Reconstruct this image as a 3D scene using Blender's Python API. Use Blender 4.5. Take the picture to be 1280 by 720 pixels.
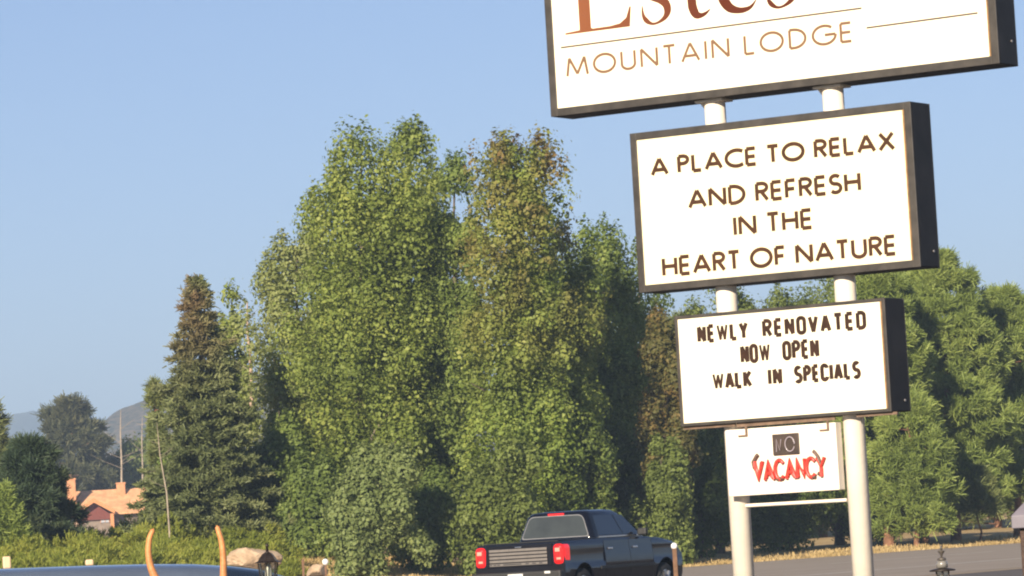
import bpy, math, random
import numpy as np
from mathutils import Vector, Matrix

for o in list(bpy.data.objects):
    bpy.data.objects.remove(o, do_unlink=True)
SC = bpy.context.scene
COL = SC.collection
rnd = random.Random(7)
R_ = math.radians

# ------------------------------------------------------------------ camera
EYE = 1.35
F = 5236.0                      # focal length in pixels of a 1280 wide frame
PITCH, ROLL = 0.0610, 0.0582
cp, sp, cr, sr = math.cos(PITCH), math.sin(PITCH), math.cos(ROLL), math.sin(ROLL)
FWD = Vector((0, cp, sp))
_up = Vector((0, -sp, cp)); _rt = Vector((1, 0, 0))
RT = cr * _rt - sr * _up
UP = sr * _rt + cr * _up
cam = bpy.data.cameras.new('camera')
cam.sensor_width = 36.0
cam.lens = 36.0 * F / 1280.0
cam.clip_start = 0.5
cam.clip_end = 40000.0
camo = bpy.data.objects.new('camera', cam)
COL.objects.link(camo)
m = Matrix((RT, UP, -FWD)).transposed().to_4x4()
m.translation = Vector((0, 0, EYE))
camo.matrix_world = m
SC.camera = camo

# ------------------------------------------------------------------ light
SUN_AZ, SUN_EL = 202.0, 22.0    # compass degrees clockwise from +Y
w = bpy.data.worlds.new('World'); SC.world = w; w.use_nodes = True
nt = w.node_tree; nt.nodes.clear()
wo = nt.nodes.new('ShaderNodeOutputWorld'); bg = nt.nodes.new('ShaderNodeBackground')
sky = nt.nodes.new('ShaderNodeTexSky'); sky.sky_type = 'NISHITA'; sky.sun_disc = False
sky.sun_elevation = R_(SUN_EL); sky.sun_rotation = R_(SUN_AZ)
sky.altitude = 2300; sky.air_density = 1.0; sky.dust_density = 0.4; sky.ozone_density = 2.5
bg.inputs['Strength'].default_value = 0.054
tint = nt.nodes.new('ShaderNodeMixRGB'); tint.blend_type = 'MULTIPLY'; tint.inputs[0].default_value = 1.0; tint.inputs[2].default_value = (0.87, 0.87, 1.0, 1)
nt.links.new(sky.outputs[0], tint.inputs[1]); nt.links.new(tint.outputs[0], bg.inputs[0]); nt.links.new(bg.outputs[0], wo.inputs[0])
sl = bpy.data.lights.new('sun', 'SUN'); sl.energy = 5.0; sl.angle = R_(0.5); sl.color = (1.0, 0.86, 0.68)
so = bpy.data.objects.new('sun', sl); COL.objects.link(so)
sd = Vector((math.sin(R_(SUN_AZ)) * math.cos(R_(SUN_EL)), math.cos(R_(SUN_AZ)) * math.cos(R_(SUN_EL)), math.sin(R_(SUN_EL))))
so.rotation_euler = sd.to_track_quat('Z', 'Y').to_euler()
vs = SC.view_settings
vs.view_transform = 'Standard'; vs.look = 'None'; vs.exposure = 1.08; vs.gamma = 1.0; vs.use_curve_mapping = False
SC.cycles.filter_width = 2.1
SC.cycles.max_bounces = 7; SC.cycles.diffuse_bounces = 4; SC.cycles.volume_bounces = 0

# ------------------------------------------------------------------ helpers
def at(px, py, Y):
    """world point on the photo ray (1280x720 pixel units) at depth Y"""
    d = RT * ((px - 640) / F) + UP * ((360 - py) / F) + FWD
    k = Y / d.y
    return Vector((d.x * k, Y, EYE + d.z * k))

def smooth01(a, b, x):
    t = min(1, max(0, (x - a) / (b - a))); return t * t * (3 - 2 * t)

def tag(o, label=None, cat=None, group=None, kind=None):
    if label: o['label'] = label
    if cat: o['category'] = cat
    if group: o['group'] = group
    if kind: o['kind'] = kind
    return o

def empty(name, loc, rz=0.0, label=None, cat=None, group=None):
    o = bpy.data.objects.new(name, None); COL.objects.link(o)
    o.empty_display_size = 0.3
    o.location = loc; o.rotation_euler = (0, 0, rz)
    return tag(o, label, cat, group)

def link(name, me, mat, parent=None):
    o = bpy.data.objects.new(name, me); COL.objects.link(o)
    for mm in (mat if isinstance(mat, (list, tuple)) else [mat]):
        me.materials.append(mm)
    if parent: o.parent = parent
    return o

class MB:
    def __init__(s): s.v = []; s.f = []; s.sm = []; s.mi = []
    def add(s, vs_, fs, smooth=False, mi=0):
        b = len(s.v); s.v += [tuple(v) for v in vs_]
        for f in fs: s.f.append(tuple(i + b for i in f)); s.sm.append(smooth); s.mi.append(mi)
        return s
    def box(s, x0, x1, y0, y1, z0, z1, mi=0):
        v = [(x, y, z) for z in (z0, z1) for y in (y0, y1) for x in (x0, x1)]
        return s.add(v, [(0, 2, 3, 1), (4, 5, 7, 6), (0, 1, 5, 4), (2, 6, 7, 3), (0, 4, 6, 2), (1, 3, 7, 5)], mi=mi)
    def tube(s, pts, rad, n=10, caps=True, smooth=True, mi=0):
        pts = [Vector(p) for p in pts]
        if not isinstance(rad, (list, tuple)): rad = [rad] * len(pts)
        vv = []; ff = []
        ref = None
        for i, p in enumerate(pts):
            t = (pts[min(i + 1, len(pts) - 1)] - pts[max(i - 1, 0)]).normalized()
            if ref is None:
                ref = Vector((0, 0, 1)) if abs(t.z) < 0.9 else Vector((1, 0, 0))
            a = t.cross(ref).normalized(); b = t.cross(a).normalized(); ref = -b if ref.dot(-b) > ref.dot(b) else b
            a = t.cross(ref).normalized(); b = t.cross(a)
            for k in range(n):
                q = 2 * math.pi * k / n
                vv.append(p + (a * math.cos(q) + b * math.sin(q)) * rad[i])
        for i in range(len(pts) - 1):
            for k in range(n):
                k2 = (k + 1) % n
                ff.append((i * n + k, i * n + k2, (i + 1) * n + k2, (i + 1) * n + k))
        s.add(vv, ff, smooth, mi)
        if caps:
            m_ = len(pts) - 1
            s.add(vv[:n], [tuple(range(n))[::-1]], False, mi); s.add(vv[m_ * n:], [tuple(range(n))], False, mi)
        return s
    def lathe(s, prof, n=20, c=(0, 0, 0), smooth=True, mi=0, rot=0.0):
        vv = []; ff = []
        for r, z in prof:
            for k in range(n):
                q = 2 * math.pi * k / n + rot
                vv.append((c[0] + r * math.cos(q), c[1] + r * math.sin(q), c[2] + z))
        for i in range(len(prof) - 1):
            for k in range(n):
                k2 = (k + 1) % n
                ff.append((i * n + k, i * n + k2, (i + 1) * n + k2, (i + 1) * n + k))
        ff.append(tuple(range(n))[::-1]); ff.append(tuple(range((len(prof) - 1) * n, len(prof) * n)))
        return s.add(vv, ff, smooth, mi)
    def loft(s, secs, smooth=True, closed_ends=True, mi=0):
        n = len(secs[0]); vv = [p for sec in secs for p in sec]; ff = []
        for i in range(len(secs) - 1):
            for k in range(n):
                k2 = (k + 1) % n
                ff.append((i * n + k, i * n + k2, (i + 1) * n + k2, (i + 1) * n + k))
        if closed_ends:
            ff.append(tuple(range(n))[::-1]); ff.append(tuple(range((len(secs) - 1) * n, len(secs) * n)))
        return s.add(vv, ff, smooth, mi)
    def prism(s, poly, axis, a, b, mi=0, smooth=False):
        """poly of 2-D points extruded along axis (0=x,1=y,2=z) from a to b"""
        def P(q, h):
            c = list(q); c.insert(axis, h); return tuple(c)
        n = len(poly); vv = [P(q, a) for q in poly] + [P(q, b) for q in poly]
        ff = [tuple(range(n))[::-1], tuple(range(n, 2 * n))]
        ff += [(k, (k + 1) % n, (k + 1) % n + n, k + n) for k in range(n)]
        return s.add(vv, ff, smooth, mi)
    def build(s, name, mat, parent=None, bevel=0, seg=2, angle=40):
        me = bpy.data.meshes.new(name); me.from_pydata(s.v, [], s.f); me.update()
        me.polygons.foreach_set('use_smooth', s.sm); me.polygons.foreach_set('material_index', s.mi)
        import bmesh
        bm = bmesh.new(); bm.from_mesh(me); bmesh.ops.recalc_face_normals(bm, faces=bm.faces); bm.to_mesh(me); bm.free()
        o = link(name, me, mat, parent)
        if bevel:
            bv = o.modifiers.new('bevel', 'BEVEL'); bv.width = bevel; bv.segments = seg; bv.limit_method = 'ANGLE'; bv.angle_limit = R_(angle)
            bv.harden_normals = False
        return o

def np_mesh(name, V, n_per, mat, parent=None):
    """faces of n_per consecutive vertices each"""
    V = np.asarray(V, dtype=np.float32).reshape(-1, 3)
    nf = len(V) // n_per
    me = bpy.data.meshes.new(name)
    me.vertices.add(len(V)); me.vertices.foreach_set('co', V.ravel())
    me.loops.add(len(V)); me.loops.foreach_set('vertex_index', np.arange(len(V), dtype=np.int32))
    me.polygons.add(nf); me.polygons.foreach_set('loop_start', np.arange(0, len(V), n_per, dtype=np.int32))
    me.polygons.foreach_set('loop_total', np.full(nf, n_per, dtype=np.int32))
    me.update(calc_edges=True); me.validate()
    return link(name, me, mat, parent)

# ------------------------------------------------------------------ materials
def mat_new(name):
    mt = bpy.data.materials.new(name); mt.use_nodes = True
    t = mt.node_tree; p = t.nodes['Principled BSDF']
    return mt, t, p

def pmat(name, col, rough=0.6, metal=0.0, spec=0.5, var=0.12, scale=8.0, bump=0.0, coat=0.0, bscale=None, col2=None, detail=5.0):
    mt, t, p = mat_new(name)
    p.inputs['Roughness'].default_value = rough; p.inputs['Metallic'].default_value = metal
    p.inputs['Specular IOR Level'].default_value = spec
    if coat: p.inputs['Coat Weight'].default_value = coat; p.inputs['Coat Roughness'].default_value = 0.04
    tc = t.nodes.new('ShaderNodeTexCoord'); nz = t.nodes.new('ShaderNodeTexNoise')
    nz.inputs['Scale'].default_value = scale; nz.inputs['Detail'].default_value = detail; nz.inputs['Roughness'].default_value = 0.6
    t.links.new(tc.outputs['Object'], nz.inputs['Vector'])
    cr_ = t.nodes.new('ShaderNodeValToRGB')
    a = col; b = col2 or tuple(min(1, c * (1 + var)) for c in col)
    a = a if col2 else tuple(c * (1 - var) for c in col)
    cr_.color_ramp.elements[0].position = 0.35; cr_.color_ramp.elements[1].position = 0.65
    cr_.color_ramp.elements[0].color = (*a, 1); cr_.color_ramp.elements[1].color = (*b, 1)
    t.links.new(nz.outputs['Fac'], cr_.inputs[0]); t.links.new(cr_.outputs[0], p.inputs['Base Color'])
    if bump:
        bn = t.nodes.new('ShaderNodeBump'); bn.inputs['Strength'].default_value = bump; bn.inputs['Distance'].default_value = 0.03
        n2 = t.nodes.new('ShaderNodeTexNoise'); n2.inputs['Scale'].default_value = bscale or scale * 4; n2.inputs['Detail'].default_value = 6
        t.links.new(tc.outputs['Object'], n2.inputs['Vector'])
        t.links.new(n2.outputs['Fac'], bn.inputs['Height']); t.links.new(bn.outputs[0], p.inputs['Normal'])
    return mt

def leafmat(name, cols, trans=0.42, scale=0.35, top=None, top_z=(0, 1)):
    """cols: dark, mid, light leaf colours, varied per leaf and per spray; top: leaves turning colour near the crown's top"""
    mt = bpy.data.materials.new(name); mt.use_nodes = True; t = mt.node_tree; t.nodes.clear()
    out = t.nodes.new('ShaderNodeOutputMaterial')
    geo = t.nodes.new('ShaderNodeNewGeometry'); tc = t.nodes.new('ShaderNodeTexCoord')
    nz = t.nodes.new('ShaderNodeTexNoise'); nz.inputs['Scale'].default_value = scale; nz.inputs['Detail'].default_value = 3
    t.links.new(tc.outputs['Object'], nz.inputs['Vector'])
    mx = t.nodes.new('ShaderNodeMath'); mx.operation = 'MULTIPLY_ADD'; mx.inputs[1].default_value = 0.45
    t.links.new(geo.outputs['Random Per Island'], mx.inputs[0])
    m2 = t.nodes.new('ShaderNodeMath'); m2.operation = 'MULTIPLY_ADD'; m2.inputs[1].default_value = 1.3; m2.inputs[2].default_value = -0.38
    t.links.new(nz.outputs['Fac'], m2.inputs[0]); t.links.new(m2.outputs[0], mx.inputs[2])
    cr_ = t.nodes.new('ShaderNodeValToRGB'); e = cr_.color_ramp.elements
    e[0].position = 0.15; e[0].color = (*[a * .6 + b * .4 for a, b in zip(cols[0], cols[1])], 1); e[1].position = 0.9; e[1].color = (*cols[2], 1)
    k = e.new(0.5); k.color = (*cols[1], 1)
    t.links.new(mx.outputs[0], cr_.inputs[0]); colout = cr_.outputs[0]
    if top:
        sx = t.nodes.new('ShaderNodeSeparateXYZ'); t.links.new(tc.outputs['Object'], sx.inputs[0])
        mr = t.nodes.new('ShaderNodeMapRange'); mr.inputs[1].default_value = top_z[0]; mr.inputs[2].default_value = top_z[1]
        t.links.new(sx.outputs['Z'], mr.inputs[0])
        n3 = t.nodes.new('ShaderNodeTexNoise'); n3.inputs['Scale'].default_value = 0.6; t.links.new(tc.outputs['Object'], n3.inputs['Vector'])
        m3 = t.nodes.new('ShaderNodeMath'); m3.operation = 'MULTIPLY'; t.links.new(mr.outputs[0], m3.inputs[0])
        m4 = t.nodes.new('ShaderNodeMapRange'); m4.inputs[1].default_value = 0.35; m4.inputs[2].default_value = 0.6; t.links.new(n3.outputs['Fac'], m4.inputs[0])
        t.links.new(m4.outputs[0], m3.inputs[1])
        mixc = t.nodes.new('ShaderNodeMixRGB'); mixc.inputs[2].default_value = (*top, 1)
        t.links.new(m3.outputs[0], mixc.inputs[0]); t.links.new(colout, mixc.inputs[1]); colout = mixc.outputs[0]
    p = t.nodes.new('ShaderNodeBsdfPrincipled'); p.inputs['Roughness'].default_value = 0.55; p.inputs['Specular IOR Level'].default_value = 0.25
    tr = t.nodes.new('ShaderNodeBsdfTranslucent'); mix = t.nodes.new('ShaderNodeMixShader'); mix.inputs[0].default_value = trans
    t.links.new(colout, p.inputs['Base Color']); t.links.new(colout, tr.inputs['Color'])
    t.links.new(p.outputs[0], mix.inputs[1]); t.links.new(tr.outputs[0], mix.inputs[2]); t.links.new(mix.outputs[0], out.inputs[0])
    return mt

M = {}
M['bark'] = pmat('bark', (0.13, 0.10, 0.075), 0.9, var=0.4, scale=3, bump=0.6)
M['pale_bark'] = pmat('pale_bark', (0.30, 0.25, 0.19), 0.85, var=0.3, scale=3, bump=0.3)
M['dead_bark'] = pmat('dead_bark', (0.40, 0.29, 0.21), 0.9, var=0.3, scale=4, bump=0.3)
M['pine_bark'] = pmat('pine_bark', (0.22, 0.11, 0.06), 0.9, var=0.4, scale=3, bump=0.6)
M['cab_black'] = pmat('cabinet_paint', (0.018, 0.016, 0.015), 0.55, spec=0.25, var=0.35, scale=3, bump=0.05)
M['frame_metal'] = pmat('bronze_frame', (0.055, 0.048, 0.040), 0.45, metal=0.3, var=0.3, scale=4, bump=0.05)
M['rail_trim'] = pmat('rail_trim', (0.15, 0.095, 0.06), 0.6, var=0.3, scale=9)
M['tan_trim'] = pmat('sunlit_edge_trim', (0.25, 0.14, 0.055), 0.6, var=0.3, scale=9)  # tan carries the sunlight that falls on the inner frame edge
M['sign_face'] = pmat('sign_face', (0.84, 0.78, 0.60), 0.35, var=0.015, scale=1.2)
M['sign_cream'] = pmat('sign_face_cream', (0.82, 0.745, 0.51), 0.35, var=0.02, scale=1.2)
M['post_white'] = pmat('post_paint', (0.80, 0.72, 0.60), 0.5, var=0.04, scale=5, bump=0.06)
M['bolt'] = pmat('bolt', (0.30, 0.28, 0.27), .4, metal=.5)
M['letter_brown'] = pmat('letter_brown', (0.060, 0.026, 0.012), 0.7, spec=.2, var=0.2, scale=6)
M['letter_dark'] = pmat('letter_dark', (0.036, 0.017, 0.010), 0.7, spec=.2, var=0.3, scale=9)
M['letter_copper'] = pmat('letter_copper', (0.17, 0.088, 0.040), 0.5, var=0.08, scale=3)
M['rule_brown'] = pmat('rule_brown', (0.08, 0.055, 0.04), 0.5)
M['neon_red'] = pmat('neon_red', (0.62, 0.045, 0.03), 0.35, var=0.25, scale=14)
M['neon_paint'] = pmat('neon_blockout', (0.12, 0.07, 0.05), 0.6, var=0.3, scale=14)
M['dark_plate'] = pmat('dark_plate', (0.040, 0.026, 0.018), 0.5, var=0.4, scale=7)
M['glass_tube'] = pmat('glass_tube', (0.30, 0.26, 0.28), 0.2, var=0.1)

def copper_gradient():
    mt, t, p = mat_new('copper_vinyl'); p.inputs['Roughness'].default_value = 0.6; p.inputs['Specular IOR Level'].default_value = .2
    tc = t.nodes.new('ShaderNodeTexCoord'); sx = t.nodes.new('ShaderNodeSeparateXYZ'); t.links.new(tc.outputs['Object'], sx.inputs[0])
    mr = t.nodes.new('ShaderNodeMapRange'); mr.inputs[1].default_value = -2.3; mr.inputs[2].default_value = -0.6; t.links.new(sx.outputs['X'], mr.inputs[0])
    c = t.nodes.new('ShaderNodeValToRGB'); c.color_ramp.elements[0].color = (0.21, 0.072, 0.028, 1); c.color_ramp.elements[1].color = (0.085, 0.016, 0.004, 1)
    t.links.new(mr.outputs[0], c.inputs[0]); t.links.new(c.outputs[0], p.inputs['Base Color'])
    return mt
M['copper_vinyl'] = copper_gradient()

# ------------------------------------------------------------------ terrain
SN, CN = math.sin(R_(31.0)), math.cos(R_(31.0))
def q_of(x, y): return CN * x - SN * y           # across the road; more negative = beyond it
def s_of(x, y): return SN * x + CN * y
def road_xy(q, s): return CN * q + SN * s, -SN * q + CN * s
def hnoise(x, y): return 0.5 * math.sin(x * 0.31 + 1.3) * math.cos(y * 0.23) + 0.3 * math.sin(x * 0.83 + y * 0.57) + 0.2 * math.sin(x * 1.7 - y * 1.3)
def ground_z(x, y):
    q = q_of(x, y)
    z = -0.02
    if q < -84:
        px = 640 + F * x / max(y, 20.0)
        B = np.interp(px, [-200, 60, 250, 330, 420, 520, 620, 800, 950, 1280, 1600], [2.1, 2.0, 2.3, 1.7, 1.25, 0.75, 0.5, 0.36, 0.30, 0.36, 0.4])
        k = smooth01(-84.5, -95 - 10 * smooth01(500, 250, px), q)
        k = max(k, 0.7 * smooth01(-84.5, -88, q) * smooth01(520, 760, px))
        z += k * (B + 0.10 * hnoise(x, y))
        if y > 200: z += min(8.0, (y - 200) * 0.010) * smooth01(-90, -130, q)
    return z

M['soil'] = pmat('dry_ground', (0.36, 0.25, 0.12), 0.95, spec=0.1, scale=0.8, bump=0.6, bscale=6, col2=(0.46, 0.34, 0.17))
M['asphalt'] = pmat('asphalt', (0.265, 0.225, 0.185), 0.9, spec=0.15, scale=0.25, bump=0.2, bscale=40, col2=(0.31, 0.265, 0.22))
M['asphalt_lot'] = pmat('asphalt_lot', (0.10, 0.088, 0.08), 0.85, spec=0.25, scale=0.5, bump=0.2, bscale=40, col2=(0.13, 0.115, 0.105))
M['line_paint'] = pmat('line_paint', (0.48, 0.45, 0.40), 0.7, var=0.25, scale=2)
M['gravel'] = pmat('gravel_shoulder', (0.30, 0.24, 0.18), 0.95, spec=0.1, scale=3, bump=0.5, bscale=25, col2=(0.40, 0.33, 0.25))

def axis(pts):
    out = []
    for a, b, n in pts: out += list(np.linspace(a, b, n, endpoint=False))
    return out
xs = axis([(-9000, -800, 8), (-800, -100, 18), (-100, 90, 96), (90, 800, 18), (800, 9000, 8)]) + [9000]
ys = axis([(-3000, -60, 6), (-60, 100, 14), (100, 260, 90), (260, 700, 30), (700, 9000, 14)]) + [9000]
gm = MB(); nx = len(xs)
gm.add([(x, y, ground_z(x, y)) for y in ys for x in xs],
       [(j * nx + i, j * nx + i + 1, (j + 1) * nx + i + 1, (j + 1) * nx + i) for j in range(len(ys) - 1) for i in range(nx - 1)], True)
tag(gm.build('ground', M['soil']), 'dry straw coloured ground rising gently beyond the road', 'ground', kind='structure')

def strip(name, q0, q1, s0, s1, z, mat, label, cat, thick=0.0, kind='structure'):
    b = MB(); n = 40; vv = []
    for i in range(n + 1):
        s = s0 + (s1 - s0) * i / n
        for q in (q0, q1):
            x, y = road_xy(q, s); vv.append((x, y, z))
    b.add(vv, [(2 * i, 2 * i + 1, 2 * i + 3, 2 * i + 2) for i in range(n)])
    return tag(b.build(name, mat), label, cat, kind=kind)
strip('parking_lot', -44, 60, -80, 160, -0.016, M['asphalt_lot'], 'grey asphalt lot under the truck and sign', 'parking lot')
strip('road_shoulder', -84.2, -44, -400, 1500, -0.010, M['gravel'], 'pale gravel shoulder edging the road', 'road shoulder')
strip('road', -83.2, -45, -400, 1500, -0.004, M['asphalt'], 'wide grey asphalt road crossing behind the sign', 'road')
def line_mesh(qs, z):
    b = MB()
    for q0, q1, s0, s1 in qs:
        vv = [(*road_xy(q, s), z) for s in (s0, s1) for q in (q0, q1)]
        b.add(vv, [(0, 1, 3, 2)])
    return b
dashes = [(-68.1, -67.8, s, s + 14) for s in range(-100, 500, 26)]
tag(line_mesh([(-54.3, -53.9, -300, 1200), (-82.3, -82.1, -300, 1200)] + dashes, 0.0).build('road_markings', M['line_paint']), 'worn pale lane lines painted on the road', 'road markings', kind='structure')

# ------------------------------------------------------------------ hills
def hill(name, Y, prof, depth, amp, mat, label, seed, pxr, n=(150, 60)):
    """prof: [(photo x, ridge y)] gives the ridge height; a full ridge with depth on both sides"""
    r = np.random.RandomState(seed)
    ph = r.rand(12) * 6.28
    b = MB(); vv = []
    X0, X1 = (pxr[0] - 640) / F * Y, (pxr[1] - 640) / F * Y
    for j in range(n[1] + 1):
        v = j / n[1]; y = Y + (v - 0.4) * depth
        for i in range(n[0] + 1):
            x = X0 + (X1 - X0) * i / n[0]
            px = 640 + F * x / Y
            py = np.interp(px, [p[0] for p in prof], [p[1] for p in prof])
            H = at(px, py, Y).z
            bump = math.exp(-((v - 0.4) / (0.2 if v < 0.4 else 0.3)) ** 2)
            nzv = sum(math.sin(x * f_ * (1 + 0.3 * k) + y * f_ * 0.7 + ph[k]) / (k + 1.5) for k, f_ in enumerate([0.01, 0.023, 0.05, 0.11, 0.21]))
            vv.append((x, y, -4 + (H + 4) * bump + amp * nzv * bump * (0.3 if abs(v - 0.4) < 0.02 else 1)))
    w_ = n[0] + 1
    b.add(vv, [(j * w_ + i, j * w_ + i + 1, (j + 1) * w_ + i + 1, (j + 1) * w_ + i) for j in range(n[1]) for i in range(n[0])], True)
    return tag(b.build(name, mat), label, 'hill', kind='structure')
M['hill_forest'] = pmat('hill_forest', (0.020, 0.032, 0.022), 0.95, spec=0.05, scale=0.22, bump=1.0, bscale=0.5, col2=(0.17, 0.13, 0.085), detail=3.0)
M['hill_far'] = pmat('hill_far', (0.04, 0.06, 0.04), 0.95, spec=0.05, scale=0.012, bump=1.0, bscale=0.05, col2=(0.08, 0.09, 0.06))
hill('hills', 4600, [(-400, 560), (-150, 530), (0, 518), (33, 513), (57, 523), (75, 548), (105, 580), (160, 600), (500, 620)], 2600, 6, M['hill_far'], 'far blue wooded hill fading in the haze', 3, (-420, 420))
hill('hills', 1900, [(-50, 690), (60, 620), (110, 550), (125, 531), (133, 520), (150, 511), (187, 498), (230, 490), (300, 470), (420, 480), (600, 520), (900, 600)], 1100, 4, M['hill_forest'], 'nearer hill with dark trees and tan bare rock', 5, (-60, 900))

# ------------------------------------------------------------------ foliage
def unit(v): return v / (np.linalg.norm(v, axis=-1, keepdims=True) + 1e-9)
def leaf_quads(C, Nrm, L, W, rs, bend=0.25):
    """rhombic leaves: centre C, face normal Nrm, half length L, half width W"""
    n = len(C)
    t = unit(np.cross(Nrm, unit(rs.randn(n, 3)))); s = np.cross(Nrm, t)
    L = np.asarray(L).reshape(-1, 1); W = np.asarray(W).reshape(-1, 1)
    q = np.stack([C - t * L, C + s * W + Nrm * W * bend, C + t * L, C - s * W + Nrm * W * bend], 1)
    return q.reshape(-1, 3)
def blade_quads(C, D, L, W, rs):
    """narrow blades growing from C along D"""
    n = len(C); L = np.asarray(L).reshape(-1, 1); W = np.asarray(W).reshape(-1, 1)
    s = unit(np.cross(D, unit(rs.randn(n, 3))))
    q = np.stack([C - s * W * 0.6, C + s * W * 0.6, C + D * L + s * W * 0.35, C + D * L - s * W * 0.35], 1)
    return q.reshape(-1, 3)

def trunk_mb(H, r0, limbs, rs, lean=(0, 0), n=8):
    b = MB(); k = 7
    base = [(lean[0] * (i / k) ** 1.4 + 0.10 * math.sin(i * 1.7) * (i > 0), lean[1] * (i / k) ** 1.4 + 0.08 * math.cos(i * 2.1) * (i > 0), H * i / k) for i in range(k + 1)]
    b.tube(base, [r0 * (1.25 if i == 0 else 1) * (1 - 0.88 * i / k) for i in range(k + 1)], n)
    for tip in limbs:
        tip = Vector(tip); h = max(0.3, min(H * 0.95, tip.z - max(0.6, 0.75 * math.hypot(tip.x, tip.y)) - 0.3))
        f = h / H * k; i = min(k - 1, int(f)); a = Vector(base[i]).lerp(Vector(base[i + 1]), f - i)
        mid = a.lerp(tip, 0.5) + Vector((0, 0, 0.12 * (tip - a).length))
        rr = r0 * 0.42 * (1 - 0.7 * h / H)
        b.tube([a, mid, tip], [rr, rr * 0.6, rr * 0.15], 6)
    return b

def broadleaf(name, px, Y, top_y, hw_px, mat, label, seed, leaders=None, nleaf=16000, leaf=0.078, dens=3.8, low=0.03, base_z=None, bark='bark', group=None,
              prof=((0, .5), (.15, .85), (.42, 1.0), (.70, .97), (.86, .84), (.95, .62), (1, .25)), depth=1.0, clump=0.74, parent_r=0.28, cat='tree'):
    rs = np.random.RandomState(seed)
    X = (px - 640) / F * Y
    z0 = ground_z(X, Y) if base_z is None else base_z
    top = at(px, top_y, Y); X = at(px, 690, Y).x; H = top.z - z0; lean_x = top.x - X
    S = F / Y; Rr = hw_px / S
    root = empty(name, (X, Y, z0), 0, label, cat, group)
    leaders = list(leaders or [(0, 0, 1.0, .8)])
    nleaf = int(nleaf * dens)
    for _ in range(5 if nleaf > 20000 else 3):
        a = rs.rand() * 6.28; d_ = rs.uniform(.25, .62)
        leaders.append((d_ * math.cos(a), d_ * math.sin(a), rs.uniform(.62, .97) * (1 - .22 * d_), rs.uniform(.34, .52)))
    cl = []
    for (dx, dy, hh, rw) in leaders:         # each leader: offset (fraction of R), height fraction, width fraction
        nc = max(6, int(1.50 * H * hh * (Rr * rw) / (clump ** 2) * 1.0))
        h = low + (1 - low) * rs.rand(nc) ** 0.72
        pr = np.interp(h, [p[0] for p in prof], [p[1] for p in prof]) * Rr * rw
        pr *= 1 + 0.22 * np.sin(h * 17 + rs.rand() * 6) * (h > .1)
        th = rs.rand(nc) * 2 * np.pi; rad = pr * (0.25 + 0.75 * rs.rand(nc) ** 0.5)
        c = np.stack([dx * Rr + lean_x * (h * hh) ** 1.3 + rad * np.cos(th), dy * Rr + rad * np.sin(th) * depth, h * hh * H - 0.1], 1)
        cl.append(c)
    nb = int(.75 * H * Rr / clump ** 2)         # the body that ties the leaders together
    h = low + (.80 - low) * rs.rand(nb); th = rs.rand(nb) * 2 * np.pi
    pr = np.interp(h, [0, .2, .45, .65, .8], [.55, .95, 1.0, .82, .5]) * Rr * (.35 + .65 * rs.rand(nb) ** .5) * (1 + .18 * np.sin(th * 3 + h * 9))
    cl.append(np.stack([lean_x * h ** 1.3 + pr * np.cos(th), pr * np.sin(th) * depth, h * H], 1))
    C = np.concatenate(cl)
    f_ = rs.rand(5) * 6.28; g_ = 4.2 / max(1.6, Rr)          # hollows between the limbs
    nz_ = np.sin(1.9 * g_ * C[:, 0] + f_[0]) * np.cos(1.15 * g_ * C[:, 2] + f_[1]) + .6 * np.sin(2.1 * g_ * C[:, 2] + .9 * g_ * C[:, 0] + f_[2]) + .5 * np.cos(1.6 * g_ * C[:, 1] + f_[3])
    C = C[(nz_ > -.38) | (rs.rand(len(C)) < .10)]
    cr_ = clump * (0.65 + 0.7 * rs.rand(len(C))) * np.clip(0.45 + Rr / 4, 0.5, 1.25)
    C[:, 2] = np.minimum(C[:, 2], H - cr_ * 1.3)
    C[:, 2] = np.maximum(C[:, 2], cr_ * 0.5)
    wt = cr_ ** 2 * rs.choice([.45, .8, 1.2, 1.5], len(C)); per = np.maximum(12, (nleaf * wt / np.sum(wt)).astype(int))
    idx = np.repeat(np.arange(len(C)), per); n = len(idx)
    d = unit(rs.randn(n, 3)); d[:, 2] = np.abs(d[:, 2]) * np.where(rs.rand(n) < .3, -1, 1)
    d = unit(d); rr = cr_[idx] * (0.35 + 0.65 * rs.rand(n) ** 0.6)
    up = np.clip(d[:, 2], 0, 1)[:, None]
    P = C[idx] + d * rr[:, None] * np.concatenate([1 - .45 * up, 1 - .45 * up, np.full_like(up, 1.0) + .75 * up], 1) + rs.randn(n, 3) * 0.05
    # ragged twigs that break the outline
    k = rs.rand(n) < 0.10
    P[k] += d[k] * (cr_[idx][k] * 0.40 * rs.rand(k.sum()))[:, None] + np.array([0, 0, 0.06])
    nr = unit(d * 1.25 + rs.randn(n, 3) * 0.55 + np.array([0, 0, 0.20]))
    sz = leaf * (0.5 + 1.1 * rs.rand(n) ** 1.6)
    np_mesh('crown', leaf_quads(P, nr, sz, sz * 0.72, rs), 4, mat, root)
    lim = C[rs.choice(len(C), min(len(C), 16), replace=False)]
    trunk_mb(H * 0.93, max(0.06, parent_r * H / 18), lim, rs, (lean_x, 0)).build('trunk', M[bark], root)
    return root

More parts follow.
